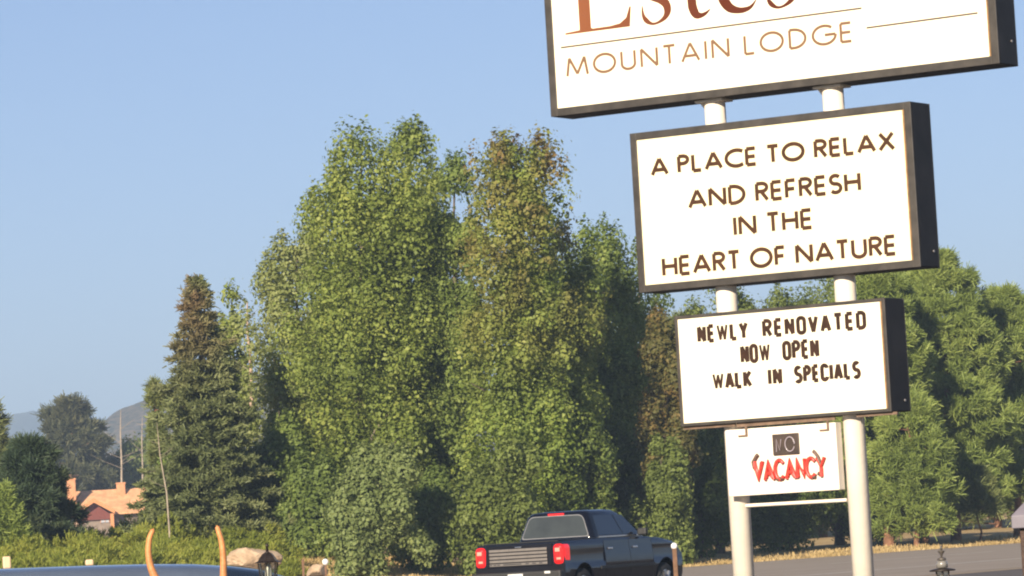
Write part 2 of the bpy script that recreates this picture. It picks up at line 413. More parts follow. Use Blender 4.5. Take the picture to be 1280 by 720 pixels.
def pine(name, px, Y, top_y, hw_px, mat, label, seed, ntuft=420, blades=46, tuft=0.44, low=0.12, base_z=None, group=None, lean=0.0, prof=None, bark='pine_bark', limbs=22, ragged=0.28, crop=None):
    rs = np.random.RandomState(seed)
    X = at(px, 690, Y).x; z0 = ground_z(X, Y) if base_z is None else base_z
    H = at(px, top_y, Y).z - z0; Rr = hw_px / (F / Y)
    root = empty(name, (X, Y, z0), 0, label, 'tree', group)
    prof = prof or ((0, .75), (.2, 1), (.5, .85), (.75, .6), (.92, .3), (1, .08))
    h = low + (1 - low) * rs.rand(ntuft)
    whorl = np.round(h * 11 + 0.25 * rs.randn(ntuft)) / 11
    h = np.clip(0.68 * h + 0.32 * whorl, low, 0.995)
    pr = np.interp(h, [p[0] for p in prof], [p[1] for p in prof]) * Rr
    nb = 9; th = (rs.randint(0, nb, ntuft) + np.floor(h * 11) * 0.37) * 2 * np.pi / nb + rs.randn(ntuft) * 0.25
    pr *= 1 + ragged * np.sin(th * 2 + h * 23) * 0.7
    rad = pr * (0.30 + 0.70 * rs.rand(ntuft) ** 0.45)
    C = np.stack([rad * np.cos(th) + lean * h * H, rad * np.sin(th), h * H + 0.12 * rad], 1)
    out = unit(np.stack([np.cos(th), np.sin(th), np.full(ntuft, 0.75)], 1))
    tr = tuft * (0.7 + 0.6 * rs.rand(ntuft))
    blades = int(blades * 2.2); idx = np.repeat(np.arange(ntuft), blades); n = len(idx)
    d = unit(rs.randn(n, 3) + out[idx] * 1.0)
    P = C[idx] + rs.randn(n, 3) * (tr[idx] * 0.22)[:, None]
    np_mesh('crown', blade_quads(P, d, tr[idx] * (0.6 + 0.5 * rs.rand(n)), (0.026 + 0.018 * rs.rand(n)) * max(1, Y / 200) ** 1.2, rs), 4, mat, root)
    lim = C[rs.choice(ntuft, limbs, replace=False)]
    b = trunk_mb(H * 0.97, 0.20 * H / 12, [], rs, (lean * H, 0))
    for tp in lim:
        tp = Vector(tp); a = Vector((lean * tp.z * 0.9, 0, max(0.2, tp.z - 0.25 * math.hypot(tp.x, tp.y))))
        b.tube([a, a.lerp(tp, .5) + Vector((0, 0, -0.05)), tp], [0.05, 0.035, 0.012], 5)
    b.build('trunk', M[bark], root)
    return root

def spruce(name, px, Y, top_y, hw_px, mat, label, seed, whorls=40, low=0.03, base_z=None, group=None, per=52):
    rs = np.random.RandomState(seed)
    X = at(px, 690, Y).x; z0 = ground_z(X, Y) if base_z is None else base_z
    H = at(px, top_y, Y).z - z0; Rr = hw_px / (F / Y)
    root = empty(name, (X, Y, z0), 0, label, 'tree', group)
    P = []; D = []; Ls = []; tb = trunk_mb(H * 0.985, 0.16 * H / 10, [], rs)
    for k in range(whorls):
        h = low + (1 - low) * (k + 0.5 * rs.rand()) / whorls
        R0 = Rr * (1 - h) ** 0.80 * (0.84 + 0.34 * rs.rand()) + 0.06
        if h < 0.15: R0 *= 0.75 + h * 1.6
        nb = max(5, int(6 + 9 * (1 - h)))
        for j in range(nb):
            th = 2 * math.pi * (j + rs.rand() * 0.7) / nb + k * 0.6
            L = R0 * (0.50 + 0.72 * rs.rand()); dz = -0.28 * L
            u = np.array([math.cos(th), math.sin(th), 0])
            if j % 2 == 0: tb.tube([(0, 0, h * H), tuple(u * L * 0.55 + np.array([0, 0, h * H + dz * .6])), tuple(u * L * .95 + np.array([0, 0, h * H + dz * .7]))], [0.03, 0.02, 0.006], 4)
            nclump = max(2, int(L / 0.24))
            for c in range(nclump):
                f = (c + 0.6) / nclump
                if f < 0.22 and L > 0.8: continue
                side = np.array([-u[1], u[0], 0]) * rs.randn() * 0.20 * L * (1 - 0.5 * f)
                ctr = u * L * f + side + np.array([0, 0, h * H + dz * f ** 0.8 + 0.10 * L * f ** 3 + 0.06 * rs.randn()])
                n = per
                P.append(ctr + rs.randn(n, 3) * np.array([0.11, 0.11, 0.06]))
                dd = unit(rs.randn(n, 3) * 0.7 + u * 0.9 + np.array([0, 0, 0.25])); D.append(dd)
                Ls.append(0.15 + 0.12 * rs.rand(n))
    P = np.concatenate(P); D = np.concatenate(D); Ls = np.concatenate(Ls)
    np_mesh('crown', blade_quads(P, D, Ls, 0.035 + 0.025 * rs.rand(len(P)), rs), 4, mat, root)
    tb.build('trunk', M['bark'], root)
    return root

L_GREEN = leafmat('cottonwood_leaves', [(0.102, 0.137, 0.030), (0.216, 0.276, 0.056), (0.383, 0.418, 0.099)])
L_GREEN2 = leafmat('cottonwood_leaves_deep', [(0.086, 0.124, 0.032), (0.179, 0.242, 0.056), (0.311, 0.369, 0.092)])
L_PALE = leafmat('cottonwood_leaves_pale', [(0.155, 0.185, 0.064), (0.274, 0.316, 0.106), (0.392, 0.408, 0.159)])
L_TURN = leafmat('turning_leaves', [(0.109, 0.155, 0.031), (0.220, 0.295, 0.057), (0.377, 0.422, 0.095)], top=(0.250, 0.165, 0.060), top_z=(6, 17))
L_OLIVE = leafmat('olive_leaves', [(0.106, 0.134, 0.035), (0.184, 0.234, 0.056), (0.290, 0.336, 0.097)])
L_DARK = leafmat('shaded_leaves', [(0.066, 0.104, 0.022), (0.129, 0.177, 0.039), (0.237, 0.280, 0.061)])  # leaf colour darkened to carry the shade of the understory
L_ORANGE = leafmat('olive_brown_leaves', [(0.085, 0.092, 0.028), (0.150, 0.145, 0.044), (0.270, 0.180, 0.060)], scale=0.8)
L_WILLOW = leafmat('willow_leaves', [(0.146, 0.194, 0.065), (0.233, 0.287, 0.098), (0.329, 0.362, 0.132)])
L_JUNIPER = leafmat('juniper_sprays', [(0.126, 0.169, 0.025), (0.253, 0.291, 0.044), (0.420, 0.414, 0.077)])
N_PINE = leafmat('pine_needles', [(0.102, 0.143, 0.033), (0.203, 0.264, 0.059), (0.335, 0.389, 0.102)], trans=0.2)
N_PINE2 = leafmat('pine_needles_dark', [(0.090, 0.123, 0.042), (0.167, 0.199, 0.065), (0.290, 0.297, 0.095)], trans=0.2)
N_BLUE = leafmat('juniper_needles_dark', [(0.027, 0.051, 0.025), (0.055, 0.083, 0.040), (0.104, 0.127, 0.058)], trans=0.2)
N_SPRUCE = leafmat('spruce_needles', [(0.071, 0.092, 0.034), (0.138, 0.163, 0.061), (0.224, 0.239, 0.096)], trans=0.15, top=(0.200, 0.120, 0.065), top_z=(6, 11))
N_HILL = leafmat('far_needles', [(0.049, 0.059, 0.028), (0.086, 0.095, 0.044), (0.139, 0.133, 0.061)], trans=0.2)

# backmost trees first
broadleaf('cottonwood_tree', 372, 180, 290, 62, L_PALE, 'pale olive leafy tree between the dark spruce and the tallest green cottonwood', 11, [(0, 0, 1, 1), (-.5, .2, .86, .6), (.5, 0, .93, .7)], 15000)
broadleaf('cottonwood_tree', 452, 176, 157, 84, L_GREEN, 'tallest green cottonwood, its crown top left of the double peak', 12, [(-.05, 0, 1, .72), (-.40, .2, .86, .6), (.5, -.1, .90, .55), (0, -.4, .62, .8)], 24000, bark='pale_bark')
broadleaf('cottonwood_tree', 510, 182, 153, 64, L_GREEN, 'tall green cottonwood forming the right half of the double peak', 13, [(0, 0, 1, .80), (.5, .1, .90, .6), (-.4, -.3, .86, .7)], 20000, bark='pale_bark')
broadleaf('cottonwood_tree', 568, 177, 196, 44, L_GREEN2, 'green cottonwood just left of the narrow sky gap', 14, [(0, 0, 1, .85), (-.5, -.2, .75, .6), (.35, .1, .70, .55)], 17000)
broadleaf('aspen_tree', 646, 173, 168, 66, L_TURN, 'tall tree with brownish yellow turning top right of the sky gap', 15, [(-.28, 0, 1, .92), (.30, .1, .97, .95), (.02, -.1, .98, .8), (.2, -.3, .68, .8)], 21000)
broadleaf('aspen_tree', 703, 177, 278, 54, L_TURN, 'mid-height yellow green tree in front of the brown topped tree', 16, [(0, 0, 1, .7), (-.45, -.2, .85, .6), (.5, 0, .84, .55)], 17000, bark='pale_bark')
broadleaf('cottonwood_tree', 756, 187, 270, 62, L_GREEN2, 'dark green tree with pointed top left of the cream sign', 17, [(-.1, 0, 1, .72), (.55, .1, .90, .5), (.2, -.3, .70, .7)], 17000)
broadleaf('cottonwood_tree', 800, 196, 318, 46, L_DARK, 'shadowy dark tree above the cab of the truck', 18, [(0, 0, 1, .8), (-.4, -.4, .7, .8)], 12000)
broadleaf('maple_tree', 832, 180, 366, 36, L_ORANGE, 'olive brown turning tree half hidden by the left edge of the lowest sign box', 19, [(0, 0, 1, .8), (.4, 0, .85, .6)], 11000)
broadleaf('cottonwood_tree', 900, 199, 334, 62, L_OLIVE, 'olive tree behind the left sign post', 20, [(0, 0, 1, .8), (.4, .2, .86, .6), (-.5, 0, .8, .6)], 13000)
broadleaf('cottonwood_tree', 972, 212, 352, 46, L_OLIVE, 'thin olive tree between the two sign posts', 21, [(-.2, 0, .98, .7), (.5, 0, .92, .6)], 9000)
broadleaf('cottonwood_tree', 1050, 214, 326, 62, L_OLIVE, 'olive tree behind the right sign post', 22, [(0, 0, 1, .8), (-.4, .2, .84, .6)], 13000)
RP = ((0, .80), (.2, 1), (.5, .98), (.75, .80), (.92, .50), (1, .15))
pine('pine_tree', 1112, 203, 330, 66, N_PINE, 'broad pine behind the right edges of the sign boxes', 23, 980, 44, prof=RP)
pine('pine_tree', 1196, 209, 322, 74, N_PINE, 'tallest light green pine right of the sign', 24, 1120, 46, prof=RP)
pine('pine_tree', 1274, 214, 366, 70, N_PINE, 'shorter pine at the right edge above the grey capped post', 25, 920, 46, prof=RP)
pine('pine_tree', 1156, 211, 344, 46, N_PINE, 'slim pine squeezed between the broad pine and the tallest light pine', 67, 520, 44, prof=RP)
pine('pine_tree', 1146, 199, 500, 48, N_PINE, 'low tufted pine beside the right sign post over the road', 26, 380, 46, low=0.08, prof=RP)
pine('pine_tree', 1226, 206, 590, 30, N_PINE2, 'small brownish pine sapling with bare stem above the roadside', 27, 130, 36, low=0.40)
for px, Y, ty, hw, lab, sd in ((945, 250, 392, 60, 'dim far pine behind the thin olive tree of the sign posts', 61), (1030, 255, 385, 60, 'dim far pine seen under the lowest sign box by the right post', 62),
                               (1160, 262, 400, 70, 'dim far pine whose top shows behind the slim squeezed pine', 63), (1250, 258, 410, 70, 'dim far pine filling the gap near the right edge', 64),
                               (870, 245, 400, 55, 'dim far pine behind the olive brown tree', 65), (720, 235, 370, 60, 'dim far pine behind the yellow green tree', 66)):
    pine('pine_tree', px, Y, ty, hw, N_PINE2, lab, sd, 520, 40, tuft=.6, low=.02, prof=RP, group='dim pines behind the front row')

# undergrowth and dark lower trees beyond the road
def low_tree(px, Y, ty, hw, mat, label, seed, nl=7000, name='shrub', cat='shrub', **k):
    return broadleaf(name, px, Y, ty, hw, mat, label, seed, [(0, 0, 1, .8), (-.5, .1, .8, .6), (.5, -.1, .85, .6)], nl, low=0.05, cat=cat, **k)
low_tree(626, 166, 545, 48, L_OLIVE, 'leafy yellow green shrub behind the tailgate of the truck', 31, 8000)
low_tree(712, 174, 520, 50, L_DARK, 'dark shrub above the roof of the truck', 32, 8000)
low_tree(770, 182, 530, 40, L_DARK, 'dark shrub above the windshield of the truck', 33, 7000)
low_tree(828, 177, 545, 30, L_OLIVE, 'olive shrub with lit sprays above the hood of the truck', 34, 6000)
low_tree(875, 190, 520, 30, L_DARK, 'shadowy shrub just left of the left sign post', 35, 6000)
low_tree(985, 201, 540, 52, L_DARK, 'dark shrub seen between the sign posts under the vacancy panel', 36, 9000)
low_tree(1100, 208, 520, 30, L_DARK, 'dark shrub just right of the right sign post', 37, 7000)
low_tree(470, 163, 560, 52, L_WILLOW, 'pale willowy shrub in the centre of the grassy bank', 38, 9000, prof=((0, .8), (.3, 1), (.7, .75), (1, .3)))
low_tree(530, 168, 590, 40, L_GREEN2, 'green shrub between the pale willow and the truck', 39, 7000)
low_tree(395, 172, 570, 45, L_GREEN2, 'deep green shrub behind the lantern and boulder', 40, 8000)
low_tree(350, 175, 500, 38, L_GREEN2, 'deep green bush at the right foot of the spruce', 41, 9000, cat='shrub')

# left side
spruce('spruce_tree', 263, 172, 344, 96, N_SPRUCE, 'grey green spruce with a rust brown top', 51, base_z=2.1)
broadleaf('aspen_tree', 291, 186, 338, 26, L_GREEN, 'slim green tree just behind the top of the spruce', 52, None, 6000, base_z=2.6)
pine('pine_tree', 204, 190, 476, 13, N_PINE2, 'narrow dark young pine left of the spruce', 53, 90, 40, tuft=0.36, base_z=3.0)
pine('pine_tree', 99, 480, 504, 48, N_HILL, 'rounded pine standing behind the orange roofed house', 54, 300, 46, tuft=1.0, base_z=4.0, lean=-0.01, ragged=.65, prof=((0, .8), (.3, 1), (.6, .9), (.85, .6), (1, .25)))
pine('pine_tree', -14, 230, 503, 30, N_PINE2, 'pine cut off by the left edge of the photo', 55, 220, 46, tuft=0.55, base_z=3.0, prof=((0, .9), (.5, 1), (.85, .8), (1, .3)))
pine('juniper_tree', 42, 168, 556, 52, N_BLUE, 'dark blue green juniper tree left of the house', 56, 330, 60, tuft=0.40, low=0.03, base_z=2.0, prof=((0, 1), (.3, 1), (.6, .75), (.85, .45), (1, .2)), ragged=0.5)
pine('pine_tree', 8, 162, 612, 26, N_PINE, 'small sunlit pine sapling at the lower left edge', 57, 80, 46, tuft=0.35, low=0.04, base_z=1.9)
low_tree(178, 490, 545, 50, L_OLIVE, 'olive bush rising behind the chimneys of the house', 58, 5000, base_z=4.0, leaf=.2)
low_tree(222, 178, 565, 26, L_GREEN2, 'green bush between the house and the spruce', 59, 6000, base_z=2.2)

# ------------------------------------------------------------------ bare trunks
def snag(px, Y, ytop, ybot, r, label, seed, dx_top=0, twigs=9):
    rs = random.Random(seed); a = at(px, ybot, Y); t = at(px + dx_top, ytop, Y); H = t.z - a.z
    root = empty('dead_tree', a, 0, label, 'dead tree', 'bare dead trees near the house')
    b = MB(); dx = t.x - a.x
    b.tube([(0, 0, -0.3), (dx * .3 + .05, 0, H * .35), (dx * .65 - .04, 0, H * .7), (dx, 0, H)], [r, r * .8, r * .55, r * .2], 7)
    b.build('trunk', M['dead_bark' if px > 300 else 'pale_bark'], root)
    for i in range(twigs):
        h = rs.uniform(.25, .92); th = rs.uniform(0, 6.28); L = ((1 - h) * rs.uniform(.8, 1.6) + .35) * (Y / 200)
        p0 = Vector((dx * h, 0, H * h)); p1 = p0 + Vector((math.cos(th) * L, math.sin(th) * L, L * rs.uniform(.3, .8)))
        c = MB(); c.tube([p0, p0.lerp(p1, .5) + Vector((0, 0, -.06)), p1], [r * .22, r * .14, r * .06], 5); c.build('branch', M['pale_bark'], root)
snag(152, 445, 512, 612, 0.13, 'tallest bare pale trunk, leftmost of the three above the house roof', 1, -1, 7)
snag(178, 445, 520, 618, 0.12, 'straight bare trunk, middle one of the three above the house roof', 2, 0, 6)
snag(212, 166, 528, 664, 0.042, 'leaning bare trunk between the house and the spruce', 3, -16, 6)
snag(314, 183, 376, 500, 0.10, 'pinkish bare trunk poking up right of the spruce top', 4, -5, 8)

# ------------------------------------------------------------------ house
def house():
    Y = 420.0; S = F / Y
    M['roof'] = pmat('orange_roof', (0.60, 0.32, 0.16), 0.8, var=0.22, scale=1.6, bump=0.4)
    M['fascia'] = pmat('orange_fascia', (0.50, 0.22, 0.09), 0.7)
    M['soffit'] = pmat('red_soffit', (0.14, 0.035, 0.025), 0.8)
    M['stucco'] = pmat('house_wall', (0.20, 0.16, 0.13), 0.9, var=0.2, scale=2)
    M['stone'] = pmat('house_stone', (0.40, 0.28, 0.20), 0.9, var=0.35, scale=2.5, bump=0.8)
    M['win'] = pmat('house_window', (0.35, 0.38, 0.42), 0.15)
    M['chim'] = pmat('chimney_clay', (0.50, 0.24, 0.12), 0.85, var=0.15, scale=3)
    o = at(140, 690, Y); gz = o.z - 0.2
    root = empty('house', (o.x, Y, gz), R_(6), 'low house with bright orange roof and two chimneys among shrubs', 'house')
    def zz(py): return (690 - py) / S + 0.2
    ridge, eave = zz(611), zz(640)
    b = MB(); b.box(-3.6, 5.0, 0.8, 8, 0, eave); b.build('wall', M['stucco'], root)
    # main roof: ridge parallel to the view plane, slab with thickness
    r = MB(); r.prism([(0.0, eave - .1), (4.4, ridge), (8.8, eave - .1), (8.8, eave - .28), (4.4, ridge - .2), (0.0, eave - .28)], 0, -3.9, 4.75)
    rf = r.build('roof', M['roof'], root)
    r2 = MB(); r2.prism([(-0.2, eave - .55), (3.0, ridge - .55), (3.0, ridge - .8), (-0.2, eave - .75)], 0, 3.4, 5.2); r2.build('lower_roof', M['roof'], root)
    # front gable
    gx0, gx1, gp, ge = -3.55, 0.45, zz(622.5), zz(638)
    gc = (gx0 + gx1) / 2
    g = MB(); g.prism([(gx0, ge), (gc, gp), (gx1, ge), (gx1, ge - .22), (gc, gp - .24), (gx0, ge - .22)], 1, -3.0, 3.5); g.build('gable_roof', M['roof'], root)
    g = MB(); g.prism([(gx0 - .03, ge - .02), (gc, gp + .02), (gx1 + .03, ge - .02), (gx1 + .03, ge - .40), (gc, gp - .42), (gx0 - .03, ge - .40)], 1, -3.1, -3.0); g.build('fascia', M['fascia'], root)
    g = MB(); g.prism([(gx0 + .3, ge - .5), (gc, gp - .5), (gx1 - .3, ge - .5), (gx1 - .3, ge - .9), (gx0 + .3, ge - .9)], 1, -2.2, -2.0); g.build('soffit', M['soffit'], root)
    g = MB(); g.box(gx0 + .35, gx1 - .35, -1.9, 0.7, 0, ge - .8); g.build('porch_wall', M['stucco'], root)
    g = MB(); g.box(gx0 - .1, gx0 + .4, -2.6, -1.95, 0, ge - .45); g.build('stone_pier', M['stone'], root)
    g = MB(); g.box(gx1 - .45, gx1 - .1, -2.6, -2.3, 0, ge - .35); g.build('porch_post', M['fascia'], root)
    wd = MB(); wd.box(-.95, -.15, -2.0, -1.93, zz(653), zz(644)); wn = wd.build('window', M['win'], root)
    wf = MB()
    for (a, c, d, e) in ((-1.0, -.95, zz(653.5), zz(643.5)), (-.15, -.10, zz(653.5), zz(643.5)), (-.57, -.53, zz(653), zz(644))): wf.box(a, c, -2.04, -1.95, d, e)
    wf.build('frame', M['fascia'], wn)
    def chimney(px0, px1, yt, yb, y0, pot):
        x0, x1 = (px0 - 140) / S, (px1 - 140) / S
        c = MB(); c.box(x0, x1, y0, y0 + .8, zz(yb), zz(yt)); ch = c.build('chimney', M['chim'], root, 0.03)
        c = MB(); c.box(x0 - .06, x1 + .06, y0 - .06, y0 + .86, zz(yt) + .002, zz(yt) + .14); c.build('chimney_cap', M['chim'], ch)
        if pot:
            c = MB(); c.lathe([(.16, 0), (.14, .35), (.18, .36), (.18, .42)], 10, ((x0 + x1) / 2, y0 + .4, zz(yt) + .14)); c.build('chimney_pot', M['stone'], ch)
    chimney(88, 99, 597, 640, 1.0, True)
    chimney(150, 161, 605, 622, 3.2, False)
house()

# ------------------------------------------------------------------ ground cover
def ground_cover():
    rs = np.random.RandomState(77); P = []; D = []; L = []
    mounds = []
    for _ in range(520):
        Y = rs.uniform(139, 172); px = rs.uniform(-60, 345); x = (px - 640) / F * Y
        if q_of(x, Y) > -85.5 or (px > 290 and Y < 160): continue
        r = rs.uniform(.22, .85) * (1.25 if math.sin(x * 1.9) * math.cos(Y * .9) > .2 else .75); mounds.append(((x, Y, ground_z(x, Y) + r * .30), r))
    for _ in range(40):
        Y = rs.uniform(166, 176); px = rs.uniform(155, 320); x = (px - 640) / F * Y
        r = rs.uniform(.45, 1.15); mounds.append(((x, Y, ground_z(x, Y) + r * .6), r))
    for c, r in mounds:
        for k in range(16):
            d0 = unit(rs.randn(3)); d0[2] = abs(d0[2]) * 0.9; ctr = np.array(c) + d0 * r * rs.uniform(.4, 1.0)
            n = 60; P.append(ctr + rs.randn(n, 3) * .09)
            D.append(unit(rs.randn(n, 3) * .55 + d0 * .8 + np.array([.1, 0, .6]))); L.append(.07 + .12 * rs.rand(n))
    P = np.concatenate(P); D = np.concatenate(D); L = np.concatenate(L)
    o = np_mesh('juniper_ground_cover', blade_quads(P, D, L, .020 + .020 * rs.rand(len(P)), rs), 4, L_JUNIPER)
    # a soil mound carries the sprays
    tag(o, 'bright yellow green low juniper spreading below the house', 'ground cover', kind='stuff')
ground_cover()

def dry_grass():
    rs = np.random.RandomState(5); C = []
    n1 = 30000
    s = rs.uniform(60, 330, n1); q = -83.7 - np.abs(rs.randn(n1)) * 3.2 * (.6 + .4 * np.sin(s * .37) * np.sin(s * .11 + 1)) - 0.25
    for qq, ss in zip(q, s):
        x, y = road_xy(qq, ss); C.append((x, y, ground_z(x, y)))
    k = 0
    while k < 16000:
        Y = rs.uniform(138, 178); px = rs.uniform(300, 640); x = (px - 640) / F * Y
        if q_of(x, Y) > -84.3: continue
        C.append((x, Y, ground_z(x, Y))); k += 1
    C = np.array(C); n = len(C)
    D = unit(np.stack([rs.randn(n) * .35, rs.randn(n) * .35, np.ones(n)], 1))
    patch = 0.6 + 0.4 * np.sin(C[:, 0] * 1.1) * np.cos(C[:, 1] * .7) + 0.25 * rs.randn(n)
    o = np_mesh('grass', blade_quads(C, D, np.clip(.07 + .11 * patch, .03, .34), .025 + .02 * rs.rand(n), rs), 4,
                leafmat('straw_grass', [(0.30, 0.21, 0.085), (0.46, 0.34, 0.15), (0.58, 0.45, 0.23)], trans=.25, scale=.2))
    tag(o, 'dry straw coloured grass along the far road edge and bank', 'grass', kind='stuff')
dry_grass()

def rock(name, px, py, Y, sx, sy, sz, label, seed):
    import bmesh
    rs = np.random.RandomState(seed); bm = bmesh.new(); bmesh.ops.create_icosphere(bm, subdivisions=4, radius=1.0)
    ax = unit(rs.randn(14, 3)); dd = rs.uniform(.62, .95, 14)
    for v in bm.verts:
        p = np.array(v.co); k = 1.0
        for a, d in zip(ax, dd):
            c = p @ a
            if c > 1e-3: k = min(k, d / c)
        p = p * min(k, 1.05) * (1 + .02 * math.sin(p[0] * 19 + p[2] * 23))
        v.co = Vector((p[0] * sx, p[1] * sy, p[2] * sz))
    me = bpy.data.meshes.new(name); bm.to_mesh(me); bm.free()
    o = link(name, me, M['rock']); o.location = at(px, py, Y); return tag(o, label, 'rock')
M['rock'] = pmat('tan_rock', (0.33, 0.23, 0.145), 0.95, spec=.1, scale=2.2, bump=.9, col2=(0.50, 0.38, 0.26))
rock('boulder', 318, 699, 140, .95, .8, .50, 'large tan boulder behind the black lantern', 2)
rock('boulder', 396, 714, 143, .42, .4, .28, 'small tan rock in dry grass right of the lantern', 9)

# ------------------------------------------------------------------ lettering
def arc(cx, cy, rx, ry, a0, a1, n=18):
    return [(cx + rx * math.cos(R_(a0 + (a1 - a0) * i / n)), cy + ry * math.sin(R_(a0 + (a1 - a0) * i / n))) for i in range(n + 1)]
def stad(x0, x1, y0, y1, r):     # rounded rectangle outline, closed
    p = []
    for cx, cy, a in ((x1 - r, y1 - r, 0), (x0 + r, y1 - r, 90), (x0 + r, y0 + r, 180), (x1 - r, y0 + r, 270)):
        p += arc(cx, cy, r, r, a, a + 90, 7)
    return p + [p[0]]
def glyph(ch, cond=False):
    """strokes of a capital of height 1, and its width"""
    if cond:
        W = {'N': .40, 'E': .34, 'W': .66, 'L': .34, 'Y': .44, 'R': .40, 'O': .40, 'V': .42, 'A': .46, 'T': .42, 'D': .40, 'P': .38, 'K': .40, 'I': 0.0, 'S': .40, 'C': .40}[ch]
    else:
        W = {'A': .74, 'P': .44, 'L': .38, 'C': .74, 'E': .42, 'T': .50, 'O': .94, 'R': .47, 'X': .64, 'N': .68, 'D': .66, 'F': .40, 'S': .46, 'H': .60, 'I': 0.0,
             'U': .58, 'M': .92, 'G': .90, 'V': .70, 'Y': .62, 'W': 1.0}[ch]
    h = W / 2
    S = {
        'A': [[(0, 0), (h, 1)], [(W, 0), (h, 1)], [(W * .2, .30), (W * .8, .30)]],
        'L': [[(0, 1), (0, 0)], [(0, 0), (W, 0)]],
        'E': [[(0, 0), (0, 1)], [(0, 1), (W, 1)], [(0, .5), (W * .94, .5)], [(0, 0), (W, 0)]],
        'F': [[(0, 0), (0, 1)], [(0, 1), (W, 1)], [(0, .5), (W * .9, .5)]],
        'T': [[(h, 0), (h, 1)], [(0, 1), (W, 1)]],
        'X': [[(0, 0), (W * .96, 1)], [(0.02, 1), (W, 0)]],
        'N': [[(0, 0), (0, 1)], [(0, 1), (W, 0)], [(W, 0), (W, 1)]],
        'H': [[(0, 0), (0, 1)], [(W, 0), (W, 1)], [(0, .52), (W, .52)]],
        'I': [[(0, 0), (0, 1)]],
        'M': [[(0, 0), (W * .13, 1)], [(W * .13, 1), (h, .08)], [(h, .08), (W * .87, 1)], [(W * .87, 1), (W, 0)]],
        'V': [[(0, 1), (h, 0)], [(h, 0), (W, 1)]],
        'Y': [[(0, 1), (h, .45)], [(W, 1), (h, .45)], [(h, .47), (h, 0)]],
        'W': [[(0, 1), (W * .26, 0)], [(W * .26, 0), (h, .95)], [(h, .95), (W * .74, 0)], [(W * .74, 0), (W, 1)]],
        'K': [[(0, 0), (0, 1)], [(W, 1), (0, .40)], [(W * .28, .56), (W, 0)]],
    }
    if ch in S: return S[ch], W
    if ch == 'O': return [stad(0, W, 0, 1, W * .48) if cond else arc(h, .5, h, .5, 0, 360, 36)], W
    if ch == 'C':
        if cond: return [arc(h, .80, h, .20, 0, 90, 8) + arc(h, .80, h, .20, 90, 180, 8)[1:] + arc(h, .20, h, .20, 180, 360, 14)], W
        return [arc(.5, .5, .5, .5, 52, 308, 30)], W
    if ch == 'G': return [arc(.5, .5, .48, .5, 48, 360, 32), [(W * 1.08, .5), (W * .58, .5)]], W
    if ch == 'U': return [[(0, 1), (0, .30)] + arc(h, .29, h, .29, 180, 360, 16)[1:] + [(W, 1)]], W
    if ch == 'D':
        if cond: return [[(0, 0), (0, 1)], [(0, 1)] + arc(W - .2, .8, .2, .2, 90, 0, 7) + arc(W - .2, .2, .2, .2, 0, -90, 7) + [(0, 0)]], W
        return [[(0, 0), (0, 1)], [(0, 1)] + arc(W - .5, .5, .5, .5, 90, -90, 22) + [(0, 0)]], W
    if ch in 'PR':
        r = .235; y = 1 - r
        s = [[(0, 0), (0, 1)], [(0, 1)] + arc(W - r if not cond else W - .2, y, r if not cond else .2, r, 90, -90, 14) + [(0, 1 - 2 * r)]]
        if ch == 'R': s.append([(W * .42, 1 - 2 * r), (W * 1.02, 0)])
        return s, W
    if ch == 'S':
        a = arc(h, .755, h * .93, .245, 35, 270, 18); b = arc(h, .255, h, .255, 90, -145, 18)
        return [a + b[1:]], W
    raise KeyError(ch)

